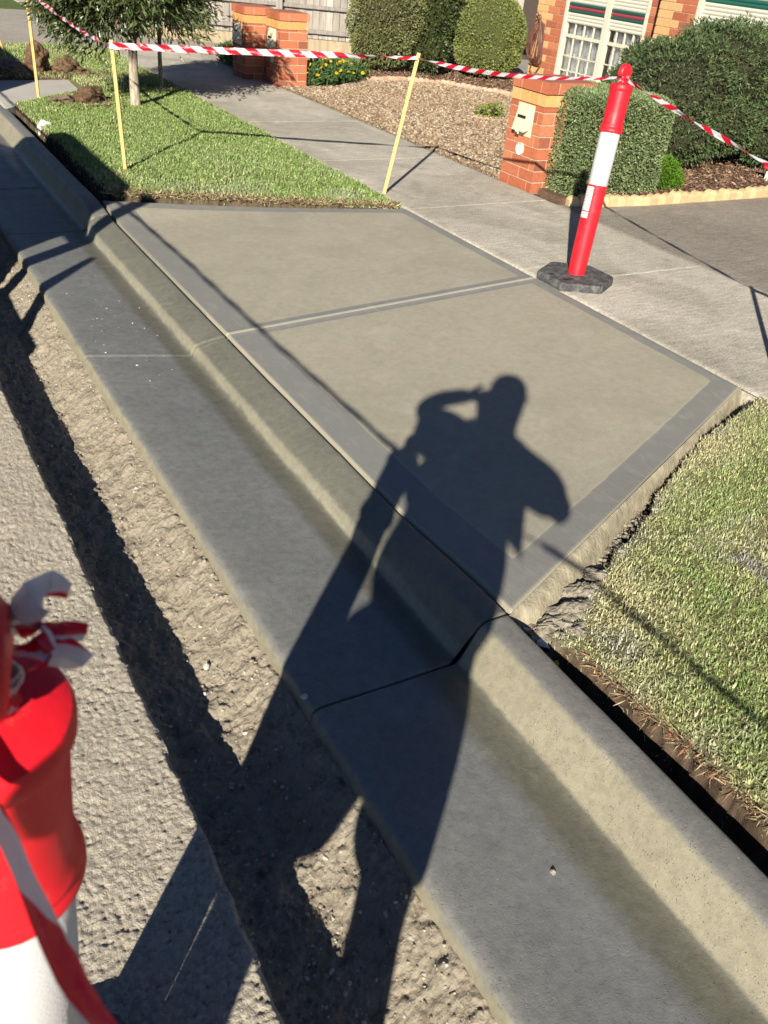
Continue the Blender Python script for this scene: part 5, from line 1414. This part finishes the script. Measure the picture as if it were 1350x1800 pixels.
shirt = skin_mesh('shirt', [
    [J(A0, -.12, .92, .235), J(A0, -.085, 1.10, .225), J(A0, -.045, 1.27, .215), J(A0, -.005, 1.41, .215), J(A0, .035, 1.53, .160), J(A0, .05, 1.62, .098)],
    [3, J(A0, -.11, 1.37, .17), J(A0, -.165, 1.40, .15), J(A0-.01, -.19, 1.45, .12)], [4, J(A0+.01, -.10, 1.545, .105), J(-.21, -.20, 1.545, .110), J(-.155, -.262, 1.505, .115)],
    [3, J(A0, .15, 1.475, .105), J(-.22, .245, 1.405, .097), J(-.165, .285, 1.335, .066)]], cl_dark, per)
shorts = skin_mesh('shorts', [
    [J(A0, -.105, 1.0, .21), J(A0, -.115, .88, .245)],
    [1, J(A0, -.235, .72, .160), J(A0, -.31, .57, .145), J(A0, -.365, .44, .110)],
    [1, J(A0, -.03, .72, .125), J(A0, -.065, .57, .112), J(A0, -.060, .45, .085)]], simple('khaki work shorts', (.20, .16, .10), .9, .2, 12, .2), per)
hair = skin_mesh('hair', [[J(A0-.012, .057, 1.78, .094), J(A0-.002, .057, 1.84, .098), J(A0-.008, .057, 1.892, .064)]], simple('short dark hair', (.03, .022, .018), .8, .2, 80, .3), per)
for s_ in (-1, 1):
    skin_mesh('ear', [[J(A0+.03, .057+s_*.082, 1.765, .014), J(A0+.025, .057+s_*.088, 1.785, .012)]], skin, per, 1)
skin_mesh('nose', [[J(A0+.095, .057, 1.79, .010), J(A0+.115, .057, 1.765, .013)]], skin, per, 1)
for px_ in (-.385, -.06):
    skin_mesh('boot', [[J(A0-.08, px_, -.095, .042), J(A0, px_, -.095, .052), J(A0+.10, px_, -.105, .046), J(A0+.17, px_, -.112, .036)], [1, J(A0-.01, px_, .02, .068), J(A0-.005, px_, .08, .070)]], simple('brown boot leather', (.12, .07, .04), .6, .4), per, 1)
# phone, its lens at the camera
ph = empty('phone', (0, 0, EYE), 0, 'black phone held up in front of the face', 'phone')
Mx = Matrix(((rt2.x, up2.x, -fw.x), (rt2.y, up2.y, -fw.y), (rt2.z, up2.z, -fw.z)))
mb = MB(); mb.box((-.074, -.130, .008), (.010, .018, .017)); po = mb.build('case', simple('black phone', (.02, .02, .022), .3), ph, bevel=.003); po.rotation_euler = Mx.to_euler()
mb = MB(); mb.box((-.071, -.126, .0172), (.007, .014, .0177)); so_ = mb.build('screen', simple('phone glass', (.01, .01, .012), .1), ph); so_.rotation_euler = Mx.to_euler()

# ================================================================== PARKED CAR (left of the frame, outlines guessed to fit the shadows on kerb and lawn)
paint = simple('dark car paint', (.03, .04, .06), .25, .5); tyre = simple('tyre rubber', (.02, .02, .02), .8); glass_d = simple('tinted car glass', (.02, .025, .03), .08)
def car(label, ox, oy, prof, width, wheels, win, group, hitch=False):
    """prof: (y,z) outline seen from the kerb side"""
    o = empty('parked_car', (ox, oy, -.15), 0, label, 'car', group)
    k = len(prof); V = [(0, y, z) for y, z in prof]+[(-width, y, z) for y, z in prof]
    bm = bmesh.new(); vs_ = [bm.verts.new(v) for v in V]; bm.faces.new(vs_[:k]); bm.faces.new(vs_[k:][::-1])
    for i in range(k): bm.faces.new([vs_[i], vs_[(i+1) % k], vs_[k+(i+1) % k], vs_[k+i]][::-1])
    bmesh.ops.recalc_face_normals(bm, faces=bm.faces); me = bpy.data.meshes.new('body'); bm.to_mesh(me); bm.free(); me.materials.append(paint); b_ = new_obj('body', me, o)
    bv = b_.modifiers.new('b', 'BEVEL'); bv.width = .03; bv.segments = 3
    for y0_, y1_, z0_, z1_, sl0, sl1 in win:
        for x in (.004, -width-.004):
            mb = MB(); mb.add([(x, y0_+sl0, z0_), (x, y1_, z0_), (x, y1_+sl1, z1_), (x, y0_, z1_)], [[0, 1, 2, 3]]); mb.build('side_window', glass_d, o)
    for y in wheels:
        for x, sgn in ((.0, 1), (-width, -1)):
            wo = MB(); wo.tube([(x-.20*(sgn > 0)+.0, y, .34), (x+(.0 if sgn > 0 else .20)+.012*sgn, y, .34)], .34, 28); t_ = wo.build('wheel', tyre, o, bevel=.03)
            r_ = MB(); r_.tube([(x-.02*sgn, y, .34), (x+.018*sgn, y, .34)], .20, 20); r_.build('rim', simple('alloy', (.5, .5, .5), .3, .5, metallic=1), t_)
    for y, w_ in ((prof[0][0], 1), ):
        for x in (-.12, -width+.12):
            mb = MB(); mb.box((x-.07, y-.01, .75), (x+.07, y+.03, .95)); mb.build('tail_light', M['red'], o, bevel=.01)
    if hitch:
        mb = MB(); mb.box((-.12, -.85, .50), (.0, -.43, .58)); mb.tube([(-.06, -.80, .58), (-.06, -.80, .74)], .045, 10); mb.build('tow_bar', tyre, o)
        mb = MB(); mb.box((-1.7, -.42, .45), (.0, .50, .80)); mb.build('rear_tray', paint, o, bevel=.02)
        gs = simple('grey bar steel', (.2, .2, .2), .5)
        mb = MB(); V = []
        for y_, z_ in ((.36, .80), (.46, .80), (-.04, 1.90), (-.14, 1.90)): V += [(-.05, y_, z_), (.0, y_, z_)]
        mb.add(V, [[0, 1, 3, 2], [2, 3, 5, 4], [4, 5, 7, 6], [6, 7, 1, 0], [0, 2, 4, 6], [1, 7, 5, 3]]); mb.build('shadow_bar', gs, o)  # slanted bar shaped to cast the shadow band across gutter and slab
        mb = MB(); mb.tube([(-.04, -.16, .80), (-.04, -.15, 1.33)], [.06, .025], 10); mb.build('shadow_post', gs, o)  # tapered bar shaped to cast the short pointed shadow
    mb = MB(); mb.tube([(.10, prof[4][0]-.35 if len(prof) > 4 else 1, 1.05), (.22, prof[4][0]-.40 if len(prof) > 4 else 1, 1.05)], .07, 10)
    return o
car('dark car parked left of the near bollard, seen only as its shadow', -.60, 3.30,
    [(.55, .35), (.55, .9), (.46, 1.19), (.12, 1.78), (.18, 1.88), (1.85, 1.88), (2.0, 1.84), (2.58, 1.42), (3.6, 1.20), (3.9, 1.05), (3.95, .35)], 1.75, (.95, 3.25), [(.35, 1.0, 1.25, 1.68, -.12, 0), (1.08, 2.35, 1.25, 1.68, 0, -.45)], None, True)
car('tall dark car added out of view farther along the road to cast shade', -.60, 7.60,
    [(.0, .35), (.0, 1.0), (.05, 1.6), (.10, 2.05), (.25, 2.15), (3.0, 2.15), (3.2, 2.05), (3.9, 1.4), (4.6, 1.15), (4.7, .35)], 1.85, (.8, 3.9), [(.35, 1.4, 1.3, 1.8, 0, 0), (1.5, 3.3, 1.3, 1.8, 0, -.3)], None)  # unseen car, added only for the shade at the far kerb
bpy.context.view_layer.update()
